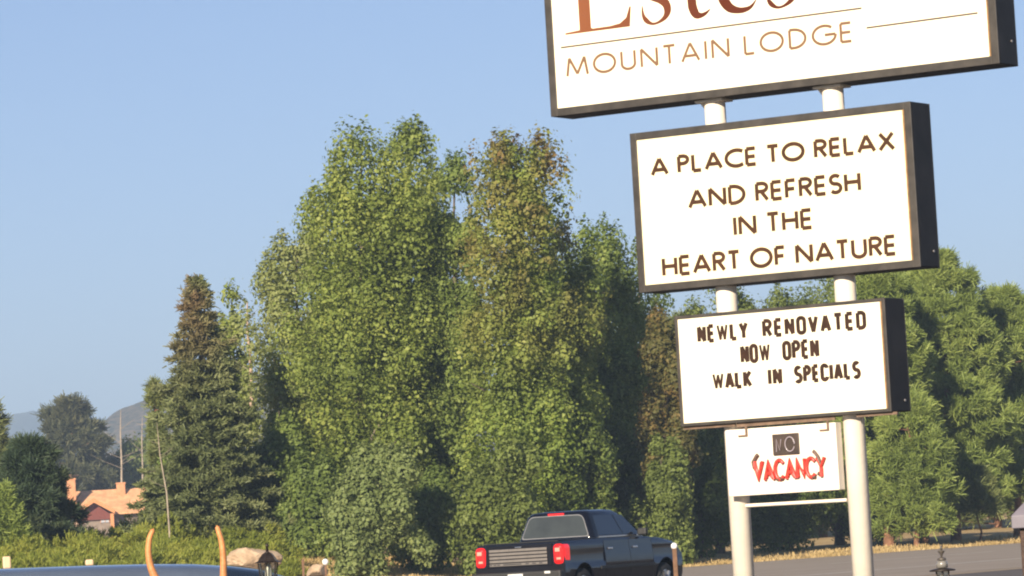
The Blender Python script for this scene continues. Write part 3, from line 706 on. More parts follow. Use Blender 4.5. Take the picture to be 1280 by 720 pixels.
class Strokes:
    """flat letter strokes in the local x-z plane, standing proud of y = y0 towards -y"""
    def __init__(s, y0, th): s.b = MB(); s.y0 = y0; s.th = th; s.k = 0
    def stroke(s, pts, wd, closed=False):
        P = [Vector((p[0], p[1])) for p in pts]; n = len(P)
        if (P[0] - P[-1]).length < 1e-6 and n > 3: closed = True; P = P[:-1]; n -= 1
        W = list(wd) if isinstance(wd, (list, tuple)) else [wd] * n
        off = []
        for i in range(n):
            a = P[i - 1] if (i > 0 or closed) else None; c = P[(i + 1) % n] if (i < n - 1 or closed) else None
            t1 = (P[i] - a).normalized() if a is not None else None; t2 = (c - P[i]).normalized() if c is not None else None
            t1 = t1 or t2; t2 = t2 or t1
            n1 = Vector((-t1.y, t1.x)); n2 = Vector((-t2.y, t2.x)); nn = (n1 + n2)
            nn = nn.normalized() if nn.length > 1e-4 else n1
            off.append(nn * (W[i] / 2) / max(.6, nn.dot(n1)))
        yf = s.y0 - s.th - 0.0005 * (s.k % 9); s.k += 1
        vv = []
        for i in range(n):
            l, r = P[i] + off[i], P[i] - off[i]
            vv += [(l.x, yf, l.y), (r.x, yf, r.y), (l.x, s.y0, l.y), (r.x, s.y0, r.y)]
        ff = []
        for i in range(n if closed else n - 1):
            a, c = 4 * i, 4 * ((i + 1) % n)
            ff += [(a, c, c + 1, a + 1), (a + 2, a + 3, c + 3, c + 2), (a, a + 2, c + 2, c), (a + 1, c + 1, c + 3, a + 3)]
        if not closed: ff += [(0, 1, 3, 2), (4 * n - 4, 4 * n - 2, 4 * n - 1, 4 * n - 3)]
        s.b.add(vv, ff)
    def curve(s, pts, wd, m=5):
        Q = []; W = []; n = len(pts)
        for i in range(n - 1):
            for t in [k / m for k in range(m)] + ([1.0] if i == n - 2 else []):
                def cr3(a, b, c, d): return .5 * (2 * b + (c - a) * t + (2 * a - 5 * b + 4 * c - d) * t * t + (3 * b - a - 3 * c + d) * t ** 3)
                g = [pts[max(i - 1, 0)], pts[i], pts[i + 1], pts[min(i + 2, n - 1)]]; h = [wd[max(i - 1, 0)], wd[i], wd[i + 1], wd[min(i + 2, n - 1)]]
                Q.append((cr3(*[p[0] for p in g]), cr3(*[p[1] for p in g]))); W.append(max(.004, cr3(*h)))
        s.stroke(Q, W)
    def text(s, txt, u0, u1, z0, z1, wt, cond=False, gap=.24, space=.55, word=None):
        h = z1 - z0 - wt; z0 += wt / 2; u0 += wt / 2; u1 -= wt / 2
        x = 0; lay = []
        for i, ch in enumerate(txt):
            if ch == ' ': x += space; lay.append((None, None)); continue
            st, wch = glyph(ch, cond); lay.append((x, st)); x += wch + (gap if i < len(txt) - 1 else 0)
            last = x
        k = (u1 - u0) / last
        for gx, st in lay:
            s.k = 0
            if st is None:
                if word: word()
                continue
            for p in st: s.stroke([(u0 + (gx + a) * k, z0 + c * h) for a, c in p], wt * (.62 if cond and len(st) == 4 and len(p) == 2 and p[0][0] != p[1][0] and p[0][1] != p[1][1] else 1))
        return s

# ------------------------------------------------------------------ the roadside sign
SIGN_T = R_(31.28)
sign = empty('roadside_sign', (2.756, 43.775, 0), -SIGN_T, 'tall white two-post lodge sign with three stacked lettered boxes and a red vacancy panel', 'sign')
DEP = 0.44
def cabinet(u0, u1, z0, z1, fw, name, face_mat, label, fm='frame_metal', rim=None):
    b = MB(); b.box(u0, u1, 0.012, DEP - 0.012, z0, z1)
    cab = b.build(name, M['cab_black'], sign, 0.012); cab['label'] = label
    f = MB()
    for y0, y1 in ((-0.012, 0.0117), (DEP - 0.0117, DEP + 0.012)):
        f.box(u0 + .001, u0 + fw, y0, y1, z0 + .001, z1 - .001); f.box(u1 - fw, u1 - .001, y0, y1, z0 + .001, z1 - .001)
        f.box(u0 + fw, u1 - fw, y0 + .001, y1, z0 + .0015, z0 + fw); f.box(u0 + fw, u1 - fw, y0 + .001, y1, z1 - fw, z1 - .0015)
    f.build('frame', M[fm], cab, 0.004)
    p = MB(); p.box(u0 + fw - .004, u1 - fw + .004, 0.002, 0.0115, z0 + fw - .004, z1 - fw + .004); p.build('face_panel', face_mat, cab)
    p = MB(); p.box(u0 + fw - .004, u1 - fw + .004, DEP - .0115, DEP - .002, z0 + fw - .004, z1 - fw + .004); p.build('face_panel', face_mat, cab)
    for zf in (.10,):
        zb_ = z0 + (z1 - z0) * zf
        b = MB(); b.tube([(u1 - .002, DEP * .72, zb_), (u1 + .010, DEP * .72, zb_)], .014, 8); b.build('bolt', M['bolt'], cab)
    if rim:   # tan strip: sunlight on the frame's right inner edge, put into colour
        r = MB(); r.box(u1 - fw - .022, u1 - fw - .0045, -0.008, 0.0018, z0 + fw, z1 - fw); r.build('inner_rim', M['tan_trim'], cab)
    return cab
c1 = cabinet(-2.601, 2.722, 5.93, 8.45, 0.085, 'sign_cabinet', M['sign_face'], 'widest black framed box carrying the lodge name', rim=1)
c2 = cabinet(-1.639, 1.694, 3.942, 5.653, 0.078, 'sign_cabinet', M['sign_cream'], 'middle box with the cream face and four lines of brown capitals', rim=1)
c3 = cabinet(-1.231, 1.257, 2.483, 3.662, 0.036, 'sign_cabinet', M['sign_face'], 'smallest box with three lines of dark changeable letters', rim=1)
# metal tube trim below the lowest box
t = MB(); t.box(-1.22, -0.60, 0.03, 0.05, 2.452, 2.4805); t.box(0.83, 1.30, 0.03, 0.05, 2.452, 2.4805); t.box(-.58, .58, 0.03, 0.05, 2.440, 2.4805)
t.build('bottom_rail', M['rail_trim'], sign)
for u in (-0.707, 0.700):
    b = MB(); b.lathe([(0.113, -0.4), (0.113, 8.2)], 40, (u, DEP / 2, 0)); b.build('post', M['post_white'], sign)
    b = MB(); b.box(u - .17, u + .15, DEP / 2 - .13, DEP / 2 + .13, 5.905, 5.9285)
    b.prism([(u - .17, 5.9045), (u - .112, 5.9045), (u - .112, 5.83)], 1, DEP / 2 - .01, DEP / 2 + .01); b.build('mounting_plate', M['post_white'], sign)

def lett(mat, par):
    s.b.build('lettering', mat, par); s.b = MB()
s = Strokes(0.002, 0.002)
s.text('MOUNTAIN LODGE', -2.385, 1.078, 6.333, 6.556, .031, gap=.30, space=.42, word=lambda: lett(M['letter_copper'], c1)); lett(M['letter_copper'], c1)
s = Strokes(0.002, 0.002)
s.stroke([(-2.432, 6.668), (1.203, 6.674)], .019); s.stroke([(1.244, 6.463), (2.511, 6.472)], .019)
s.stroke([(2.462, 6.612), (2.472, 6.655), (2.500, 6.78)], [.004, .014, .020]); s.b.build('rule_lines', M['rule_brown'], c1)
s = Strokes(0.002, 0.002)
Z = 6.80
def poly(pts):
    n = len(pts); yf = s.y0 - s.th - 0.0005 * (s.k % 9); s.k += 1
    s.b.prism(pts, 1, s.y0, yf)
# capital E
poly([(-2.183, Z + .03), (-2.040, Z + .03), (-2.040, Z + .88), (-2.183, Z + .88)])
poly([(-2.365, Z), (-1.560, Z), (-1.535, Z + .215), (-1.553, Z + .215), (-1.600, Z + .10), (-1.680, Z + .048), (-1.80, Z + .032), (-2.02, Z + .030), (-2.08, Z + .06), (-2.15, Z + .06), (-2.19, Z + .030), (-2.365, Z + .018)])
poly([(-2.365, Z + .91), (-1.60, Z + .91), (-1.58, Z + .73), (-1.598, Z + .73), (-1.64, Z + .83), (-1.72, Z + .872), (-2.02, Z + .882), (-2.19, Z + .882), (-2.365, Z + .895)])
poly([(-2.05, Z + .455), (-1.80, Z + .455), (-1.735, Z + .42), (-1.715, Z + .30), (-1.697, Z + .30), (-1.697, Z + .66), (-1.715, Z + .66), (-1.735, Z + .54), (-1.80, Z + .488), (-2.05, Z + .485)])
def small_s(cx):
    z = Z - .015
    pts = [(-.155, .215), (-.150, .12), (-.115, .055), (-.045, .012), (.035, .020), (.115, .065), (.150, .13), (.135, .205), (.07, .265), (-.03, .315), (-.11, .37), (-.135, .435), (-.10, .505), (-.03, .55), (.045, .55), (.105, .50), (.130, .41)]
    wd = [.010, .035, .055, .030, .030, .055, .085, .095, .10, .105, .10, .085, .055, .028, .025, .035, .012]
    s.curve([(cx + a, z + c) for a, c in pts], wd)
def done():
    global s
    s.b.build('letter', M['copper_vinyl'], c1); s = Strokes(0.002, 0.002)
done(); small_s(-1.240); done()
# t
s.stroke([(-.790, Z + .76), (-.790, Z + .57)], [.02, .11]); s.curve([(-.790, Z + .60), (-.790, Z + .20), (-.780, Z + .10), (-.745, Z + .035), (-.690, Z + .018), (-.630, Z + .035), (-.575, Z + .072)], [.11, .105, .105, .09, .055, .035, .010])
s.stroke([(-.95, Z + .565), (-.56, Z + .565)], .030); done()
# e
s.stroke([(-.445, Z + .330), (-.02, Z + .330)], .028)
s.curve([(-.02, Z + .33), (-.035, Z + .42), (-.09, Z + .51), (-.18, Z + .555), (-.29, Z + .54), (-.38, Z + .46), (-.425, Z + .34), (-.43, Z + .25), (-.40, Z + .14), (-.34, Z + .06), (-.25, Z + .022), (-.16, Z + .018), (-.08, Z + .045), (-.015, Z + .115)],
         [.10, .09, .05, .025, .040, .080, .115, .12, .12, .10, .07, .055, .035, .008])
done(); small_s(0.270); done()

for txt, u0, u1, z0, z1, g_, sp in (('A PLACE TO RELAX', -1.415, 1.490, 5.163, 5.371, .25, .34), ('AND REFRESH', -0.985, 1.068, 4.775, 4.992, .24, .36),
                                    ('IN THE', -0.458, 0.485, 4.440, 4.664, .24, .36), ('HEART OF NATURE', -1.346, 1.430, 4.084, 4.304, .24, .36)):
    s = Strokes(0.002, 0.004); s.text(txt, u0, u1, z0, z1, .041, gap=g_, space=sp, word=lambda: lett(M['letter_brown'], c2)); lett(M['letter_brown'], c2)
for txt, u0, u1, z0, z1, g_ in (('NEWLY', -0.970, -0.355, 3.350, 3.546, .36), ('RENOVATED', -0.190, 1.028, 3.350, 3.550, .36), ('NOW', -0.468, -0.105, 3.096, 3.302, .33), ('OPEN', 0.030, 0.464, 3.096, 3.304, .33),
                                ('WALK', -0.826, -0.345, 2.842, 3.034, .30), ('IN', -0.158, 0.012, 2.845, 3.036, .36), ('SPECIALS', 0.150, 0.930, 2.845, 3.036, .36)):
    s = Strokes(0.002, 0.004); s.text(txt, u0, u1, z0, z1, .043, True, g_ * .92); s.b.build('lettering', M['letter_dark'], c3)
tr = MB()
for z in (3.330, 3.076, 2.824, 2.600): tr.box(-1.16, 1.18, -0.001, 0.0018, z, z + .004)
tr.build('letter_track', M['sign_cream'], c3)

# vacancy panel
vp = MB(); vp.box(-0.690, 0.612, -0.03, 0.105, 1.715, 2.415)
van = vp.build('vacancy_panel', M['post_white'], sign, 0.008); van['label'] = 'white panel between the posts with red tube lettering'
b = MB(); b.box(-0.125, 0.182, -0.055, -0.0302, 2.115, 2.335); pl = b.build('dark_plate', M['dark_plate'], van, 0.006)
for kx in (0,):
    b = MB()
    b.tube([(-.075, -.064, 2.15), (-.070, -.066, 2.28), (-.035, -.064, 2.16), (-.015, -.066, 2.28)], .006, 6)
    b.tube([(x, -.066, z) for x, z in arc(.085, 2.222, .055, .075, 0, 340, 20)], .007, 6)
    b.build('unlit_tubes', M['glass_tube'], pl)
b = MB(); bp = MB()
def tube2(pts, dark=False): (bp if dark else b).tube([(x, -0.055 - .004 * (i % 2), z) for i, (x, z) in enumerate(pts)], .0195, 8)
vu0, vu1, vz0, vz1 = -.365, .470, 1.865, 2.065
lay = []; x = 0
VA = {'V': .80, 'A': .78, 'C': .80, 'N': .70, 'Y': .62}
for ch in 'VACANCY':
    lay.append((ch, x)); x += VA[ch] + .13
k = (vu1 - vu0) / (x - .13); hh = vz1 - vz0
for i, (ch, gx) in enumerate(lay):
    X0 = vu0 + gx * k; Wd = VA[ch] * k
    G = {'V': [[(0, 1.05), (.5, 0), (1, 1)], [(.12, 1.0), (.52, .2), (.88, .95)]], 'A': [[(0, 0), (.45, 1), (1, 0)], [(.15, .12), (.46, .8), (.8, .1)], [(.2, .32), (.8, .32)]],
         'C': [[(p[0], p[1]) for p in arc(.5, .5, .5, .5, 40, 320, 16)]], 'N': [[(0, 0), (.05, 1), (.9, 0), (1, 1)], [(.14, .05), (.16, .75), (.86, .2)]],
         'Y': [[(0, 1), (.5, .45), (1, 1)], [(.5, .5), (.5, 0)]]}[ch]
    for st in G: tube2([(X0 + a * Wd, vz0 + c * hh) for a, c in st])
b.build('red_tube_lettering', M['neon_red'], van)
def end(pts):
    global bp
    bp = MB(); tube2(pts, True); bp.build('tube_end', M['neon_paint'], van)
end([(-.355, 1.99), (-.365, 2.06), (-.325, 2.12), (-.305, 2.135)])
end([(.425, 1.99), (.395, 2.08), (.360, 2.125), (.345, 2.135)])
end([(.31, 1.87), (.36, 1.865)]); end([(.39, 1.90), (.425, 1.885)]); end([(-.10, 1.868), (-.02, 1.872)])
for u in (-0.505, 0.455):
    h = MB(); h.box(u - .025, u + .085, -0.046, -0.0305, 2.335, 2.352); h.box(u + .060, u + .085, -0.044, -0.031, 2.3525, 2.440)
    h.build('hanger', M['rail_trim'], van)
b = MB(); b.tube([(-0.60, .17, 1.612), (0.59, .17, 1.606)], .019, 12); b.build('rail', M['post_white'], sign)

# ------------------------------------------------------------------ pickup truck
def truck():
    M['truck'] = pmat('truck_paint', (0.005, 0.006, 0.011), 0.14, spec=.38, var=.15, scale=2, coat=.30)
    M['tint'] = pmat('tinted_glass', (0.012, 0.016, 0.022), 0.06, spec=.9, var=.05)
    M['rear_glass'] = pmat('rear_glass', (0.040, 0.046, 0.044), 0.12, spec=.7, var=.2, scale=1.5)
    M['chrome'] = pmat('chrome', (0.62, 0.62, 0.62), 0.18, metal=1.0, var=.05)
    M['sky_grey_trim'] = pmat('sky_grey_trim', (0.20, 0.20, 0.20), 0.4, metal=.5)  # rear window frame; its light grey holds the sky reflected on the bevel
    M['silver'] = pmat('satin_silver', (0.24, 0.215, 0.19), 0.4, metal=.6, var=.08)
    M['black'] = pmat('black_plastic', (0.018, 0.018, 0.018), 0.6)
    M['tyre'] = pmat('tyre_rubber', (0.020, 0.020, 0.021), 0.85, bump=.2)
    M['alloy'] = pmat('alloy', (0.50, 0.50, 0.50), 0.3, metal=.9)
    M['plate'] = pmat('plate_white', (0.65, 0.65, 0.60), 0.5, var=.1, scale=20)
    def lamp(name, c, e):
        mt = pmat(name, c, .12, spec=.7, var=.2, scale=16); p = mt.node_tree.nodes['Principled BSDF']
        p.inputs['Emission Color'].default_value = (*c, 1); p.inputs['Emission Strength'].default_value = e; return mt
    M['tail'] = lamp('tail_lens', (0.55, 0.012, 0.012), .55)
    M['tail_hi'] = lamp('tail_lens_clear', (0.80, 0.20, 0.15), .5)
    M['head'] = pmat('headlamp', (.7, .7, .7), .1)
    hd = R_(27.8); right = Vector((math.cos(hd), -math.sin(hd), 0))
    o = Vector((.690, 79, -0.016)) - right * .955
    root = empty('pickup_truck', o, -hd, 'black crew cab pickup truck seen from behind on the asphalt', 'truck')
    HW = .95
    # body: side profile with wheel arches, solid bed under a cover, lofted to a tumbled section
    def profile():
        p = [(0.0, .58), (0.0, 1.0), (0.02, 1.37)]
        p += [(1.55, 1.385), (3.6, 1.37), (4.2, 1.335), (4.8, 1.25), (5.10, 1.14), (5.22, 1.0), (5.26, .62), (5.2, .45), (4.90, .42)]
        p += [(4.36 + .49 * math.cos(R_(a)), .42 + .52 * math.sin(R_(a))) for a in range(0, 181, 12)]
        p += [(3.7, .40), (1.35, .40)]
        p += [(.80 + .49 * math.cos(R_(a)), .42 + .52 * math.sin(R_(a))) for a in range(0, 181, 12)]
        p += [(.25, .45)]
        return p
    pr = profile()
    def side_x(z): return HW * (1 - .050 * smooth01(.90, 1.42, z) + .012 * smooth01(.78, .86, z) - .035 * smooth01(.80, .42, z))
    b = MB(); secs = []
    for x, dz in ((-HW, .05), (-HW + .03, 0), (HW - .03, 0), (HW, .05)):
        sec = []
        for (y, z) in pr:
            zz = z - (dz if z > 1.1 else 0); taper = 1.0
            side = x * taper
            sec.append((side, y, zz))
        secs.append(sec)
    b.loft(secs, smooth=False)
    body = b.build('body', M['truck'], root)
    import bmesh
    bm = bmesh.new(); bm.from_mesh(body.data)
    for zc in (.55, .70, .86, .95, 1.03, 1.11, 1.19, 1.27, 1.33):
        bmesh.ops.bisect_plane(bm, geom=bm.verts[:] + bm.edges[:] + bm.faces[:], plane_co=(0, 0, zc), plane_no=(0, 0, 1))
    for v in bm.verts: v.co.x *= side_x(v.co.z) / HW * (1 - .07 * smooth01(4.6, 5.3, v.co.y))
    for f in bm.faces: f.smooth = True
    bm.to_mesh(body.data); bm.free(); body.data.set_sharp_from_angle(angle=R_(30))
    bv = body.modifiers.new('bevel', 'BEVEL'); bv.width = .022; bv.segments = 3; bv.limit_method = 'ANGLE'; bv.angle_limit = R_(40)
    # cab
    zb, zt = 1.36, 1.90
    def ring(z, hw, y0, y1, r):
        pts = []
        for cx, cy, a in ((hw - r, y1 - r, 0), (-hw + r, y1 - r, 90), (-hw + r, y0 + r, 180), (hw - r, y0 + r, 270)):
            pts += [(p[0], p[1], z) for p in arc(cx, cy, r, r, a, a + 90, 4)]
        return pts
    cabr = [(1.34, .825, 1.50, 3.80, .12), (1.42, .815, 1.51, 3.66, .12), (1.86, .655, 1.60, 2.96, .12), (1.925, .60, 1.68, 2.82, .14), (1.945, .45, 1.85, 2.65, .14)]
    b = MB(); b.loft([ring(*c) for c in cabr], True); b.build('cab', M['truck'], root)
    def face_pt(side, f, z):
        """point on cab: side 'r','l' -> f is y along ; 'b' -> f is x; 'f' front"""
        z0, h0, a0, b0, _ = cabr[1]; z1, h1, a1, b1, _ = cabr[2]; t_ = (z - z0) / (z1 - z0)
        hw = h0 + (h1 - h0) * t_; y0 = a0 + (a1 - a0) * t_; y1 = b0 + (b1 - b0) * t_
        return hw, y0, y1
    def panel(poly2, side, off, name, mat, parent, th=.012):
        bb = MB(); out = []; inn = []
        for f, z in poly2:
            hw, y0, y1 = face_pt(side, f, z)
            if side == 'r': out.append((hw + off, f, z)); inn.append((hw + off - th, f, z))
            if side == 'l': out.append((-hw - off, f, z)); inn.append((-hw - off + th, f, z))
            if side == 'b': out.append((f, y0 - off, z)); inn.append((f, y0 - off + th, z))
            if side == 'f': out.append((f, y1 + off, z)); inn.append((f, y1 + off - th, z))
        n = len(out); bb.add(out + inn, [tuple(range(n)), tuple(range(n, 2 * n))[::-1]] + [(k, k + n, (k + 1) % n + n, (k + 1) % n) for k in range(n)])
        return bb.build(name, mat, parent)
    def rr(x0b, x1b, x0t, x1t, z0, z1, r=.07):
        r = r * 1.8; P = []
        for (cx, cz, px_, pz) in ((x1b, z0, -1, 1), (x1t, z1, -1, -1), (x0t, z1, 1, -1), (x0b, z0, 1, 1)):
            q = r * (.5 if cz == z0 else 1.0)
            k_ = (x1b - x1t) / (z1 - z0) * q * (1 if px_ < 0 else -1) * (-1 if cz == z0 else 1)   # slanted side
            a, c_, d = ((cx + px_ * q, cz), (cx, cz), (cx + k_, cz + pz * q))
            arcp = [tuple((1 - t) ** 2 * a[i] + 2 * t * (1 - t) * c_[i] + t * t * d[i] for i in (0, 1)) for t in (0, .25, .5, .75, 1)]
            P += arcp if (px_, pz) in ((-1, 1), (1, -1)) else arcp[::-1]
        return P
    rw = panel(rr(-.735, .735, -.575, .575, 1.435, 1.865, .06), 'b', .006, 'rear_window', M['sky_grey_trim'], root)
    panel(rr(-.712, .712, -.565, .565, 1.452, 1.850, .055), 'b', .009, 'pane', M['rear_glass'], rw)
    panel([(1.75, 1.445), (2.78, 1.445), (2.62, 1.83), (1.82, 1.83)], 'r', .006, 'side_window', M['tint'], root)
    panel([(2.83, 1.445), (3.52, 1.445), (3.05, 1.82), (2.68, 1.83)], 'r', .006, 'side_window', M['tint'], root)
    panel([(1.75, 1.445), (2.78, 1.445), (2.62, 1.83), (1.82, 1.83)], 'l', .006, 'side_window', M['tint'], root)
    panel([(2.83, 1.445), (3.52, 1.445), (3.05, 1.82), (2.68, 1.83)], 'l', .006, 'side_window', M['tint'], root)
    panel(rr(-.74, .74, -.58, .58, 1.44, 1.85), 'f', .006, 'windshield', M['tint'], root)
    b = MB(); b.box(.80, .838, 1.72, 3.5, 1.40, 1.425); b.build('belt_trim', M['chrome'], root)
    b = MB(); b.box(-.838, -.80, 1.72, 3.5, 1.40, 1.425); b.build('belt_trim', M['chrome'], root)
    b = MB(); b.box(-.17, .17, 1.585, 1.625, 1.868, 1.905); b.build('brake_light', M['tail'], root, .006)
    b = MB(); b.box(-.80, .80, .06, 1.50, 1.372, 1.392); b.build('bed_cover', M['black'], root, .008)
    # tailgate with ribbed silver applique
    b = MB(); b.box(-.70, .70, -.012, .03, .93, 1.35); tg = b.build('tailgate', M['truck'], root, .008)
    for i in range(5):
        z = 1.275 - i * .067
        b = MB(); b.box(-.635, .60, -.032, -.0125, z - .050, z); b.build('rib', M['silver'], tg, .006)
    b = MB()
    for x0, x1 in ((-.62, -.58), (-.55, -.49), (-.47, -.41), (-.34, .05), (.14, .21), (.28, .36), (.43, .50)): b.box(x0, x1, -.0345, -.0325, .975, .995)
    b.build('lettering', M['black'], tg)
    b = MB(); b.box(-.07, .07, -.045, -.0125, 1.285, 1.315); b.build('emblem', M['chrome'], tg, .008)
    for x0, x1 in ((-.955, -.715), (.715, .955)):
        b = MB(); b.box(x0, x1, -.035, .30, .93, 1.33); tl = b.build('tail_light', M['tail'], root, .085, 4)
        c = (x0 + x1) / 2
        b = MB(); b.box(c - .055, c + .045, -.042, -.0355, 1.18, 1.25); b.build('clear_lens', M['tail_hi'], tl, .003)
        b = MB(); b.box(c - .03, c + .06, -.041, -.0355, 1.03, 1.07); b.build('clear_lens', M['tail_hi'], tl, .003)
    b = MB(); b.box(-.96, .96, -.20, .02, .60, .84); bu = b.build('rear_bumper', M['black'], root, .04, 3)
    b = MB(); b.box(-.16, .16, -.215, -.2005, .66, .80); b.build('number_plate', M['plate'], bu, .003)
    b = MB(); b.box(.62, .74, -.206, -.2005, .845 - .06, .845 - .02); b.build('reflector', M['plate'], bu)  # pale box painted in for a cream reflection on the bumper, no fitted reflector
    b = MB(); b.box(.955, .972, 1.5, 3.85, .80, .86); b.build('side_moulding', M['black'], root, .004)
    b = MB(); b.box(-.972, -.955, 1.5, 3.85, .80, .86); b.build('side_moulding', M['silver'], root, .004)
    for sx in (-1, 1):
        for (y0, y1, nm) in ((1.72, 2.78, 'rear'), (2.80, 3.78, 'front')):
            d = MB(); zs_ = [.50, .60, .70, .78, .82, .86, .95, 1.03, 1.11, 1.19, 1.27, 1.335]
            d.loft([[(sx * (side_x(z) + .006), y0, z), (sx * (side_x(z) + .006), y1, z), (sx * (side_x(z) - .02), y1, z), (sx * (side_x(z) - .02), y0, z)] for z in zs_], True)
            dr = d.build('door', M['truck'], root); dr.data.set_sharp_from_angle(angle=R_(40))
            g = MB(); g.loft([[(sx * (side_x(z) + .004), y1 + .002, z), (sx * (side_x(z) + .004), y1 + .018, z), (sx * (side_x(z) - .02), y1 + .018, z), (sx * (side_x(z) - .02), y1 + .002, z)] for z in zs_], False); g.build('door_seam', M['black'], dr)
            h = MB(); h.box(min(sx * .925, sx * .968), max(sx * .925, sx * .968), y0 + .12, y0 + .32, 1.165, 1.205); h.build('handle', M['chrome'], dr, .008)
        mb = MB(); mb.box(min(sx * .86, sx * 1.06), max(sx * .86, sx * 1.06), 3.32, 3.44, 1.40, 1.54); mb.build('mirror', M['black'], root, .03)
        hl = MB(); hl.box(min(sx * .55, sx * .85), max(sx * .55, sx * .85), 5.12, 5.25, .92, 1.08); hl.build('headlight', M['head'], root, .02)
        for y in (.80, 4.36):
            x0 = sx * .70; x1 = sx * .945
            wprof = [(.30, -.12), (.40, -.12), (.42, -.09), (.42, .09), (.40, .12), (.29, .12)]
            wm = MB(); n = 28; vv = []; ff = []
            for r, a in wprof:
                for k in range(n):
                    q_ = 2 * math.pi * k / n; vv.append((a * sx, r * math.cos(q_), r * math.sin(q_)))
            for i in range(len(wprof) - 1):
                for k in range(n): ff.append((i * n + k, i * n + (k + 1) % n, (i + 1) * n + (k + 1) % n, (i + 1) * n + k))
            wm.add(vv, ff, True)
            we = wm.build('wheel', M['tyre'], root); we.location = (sx * .82, y, .42)
            rm = MB(); rm.tube([(.02 * sx, 0, 0), (.10 * sx, 0, 0)], [.30, .292], 28)
            for k in range(6):
                q_ = k * math.pi / 3
                rm.tube([(.112 * sx, .05 * math.cos(q_), .05 * math.sin(q_)), (.108 * sx, .27 * math.cos(q_), .27 * math.sin(q_))], [.035, .045], 6)
            rm.build('rim', M['alloy'], we)
    b = MB(); b.box(-.70, .70, 5.235, 5.275, .70, 1.02); b.build('grille', M['chrome'], root, .01)
truck()

# ------------------------------------------------------------------ car in front
def car():
    M['car'] = pmat('car_paint', (0.16, 0.20, 0.27), 0.22, metal=.5, spec=.6, var=.1, scale=2, coat=1.0)
    M['carglass'] = pmat('car_glass', (0.012, 0.020, 0.035), 0.05, spec=.9, var=.05)
    Y = 40.0; S = F / Y
    o = at(150, 706, Y); H = 1.385
    root = empty('parked_car', (o.x, Y, -0.016), R_(4), 'blue grey car roof with sky reflecting glass along the bottom left edge', 'car')
    # x along the image (car's front towards +x)
    low = [(-3.5, .55), (-3.5, .85), (-3.3, .97), (2.3, .93), (3.1, .80), (3.25, .55), (3.2, .28), (-3.4, .28)]
    b = MB(); secs = []
    for y, k in ((-.88, .94), (-.84, 1.0), (.84, 1.0), (.88, .94)): secs.append([(x, y, z * k if z > .5 else z) for x, z in low])
    b.loft(secs, False); b.build('body', M['car'], root, .05, 3)
    def green(zs, name, mat, par, inset=0):
        pass
    # greenhouse: cross-sections along x, rounded roof
    secs = []; N = 14
    top = [(-3.3, 1.0), (-3.15, 1.22), (-2.9, 1.36), (-2.2, 1.42), (-1.2, 1.418), (-.3, 1.398), (.3, 1.378), (.7, 1.355), (1.0, 1.32), (1.35, 1.26), (1.6, 1.17), (1.85, 1.05), (2.05, .95)]
    for x, zt in top:
        sec = []; hb = .80; ht = .80 - (zt - .93) * .42
        for i in range(N + 1):
            a = math.pi * i / N; c = math.cos(a); s_ = math.sin(a)
            yy = math.copysign(abs(c) ** .42, c); zz = s_ ** .42
            z = .90 + (zt - .90) * zz; w_ = hb + (ht - hb) * zz
            sec.append((x, yy * w_, z))
        secs.append(sec)
    b = MB(); b.loft(secs, True); b.build('roof', M['car'], root)
    def strip_glass(x0, x1, f0, f1, name, side):
        """glass following the greenhouse, 4 mm proud, between section angles f0..f1"""
        bb = MB(); rows = []
        for x in np.linspace(x0, x1, 12):
            zt = np.interp(x, [p[0] for p in top], [p[1] for p in top]); row = []
            for f in np.linspace(f0, f1, 9):
                a = math.pi * f; c = math.cos(a); s_ = math.sin(a)
                hb = .80; ht = .80 - (zt - .93) * .42
                yy = math.copysign(abs(c) ** .42, c); zz = s_ ** .42
                w_ = hb + (ht - hb) * zz
                row.append((x + (.004 if side == 'f' else 0), yy * (w_ + .004), .90 + (zt - .90) * zz + .004))
            rows.append(row)
        n = 9; bb.add([p for r_ in rows for p in r_], [(i * n + k, i * n + k + 1, (i + 1) * n + k + 1, (i + 1) * n + k) for i in range(11) for k in range(n - 1)], True)
        bb.build(name, M['carglass'], root)
    strip_glass(.98, 1.92, .12, .88, 'windshield', 'f')
    strip_glass(-1.15, .15, .90, .985, 'side_window', 's'); strip_glass(.22, 1.25, .90, .985, 'side_window', 's')
    strip_glass(-1.15, .15, .015, .10, 'side_window', 's'); strip_glass(.22, 1.25, .015, .10, 'side_window', 's')
    strip_glass(-3.25, -2.85, .12, .88, 'rear_window', 'f')
    strip_glass(-2.5, -1.25, .90, .985, 'side_window', 's'); strip_glass(-2.5, -1.25, .015, .10, 'side_window', 's')
    for x in (-2.45, 2.15):
        for sy in (-1, 1):
            w_ = MB(); w_.tube([(x, sy * .66, .33), (x, sy * .885, .33)], [.33, .33], 24); wh = w_.build('wheel', M['tyre'], root, .02)
            r = MB(); r.tube([(x, sy * .84, .33), (x, sy * .893, .33)], [.21, .20], 20); r.build('rim', M['alloy'], wh)
car()

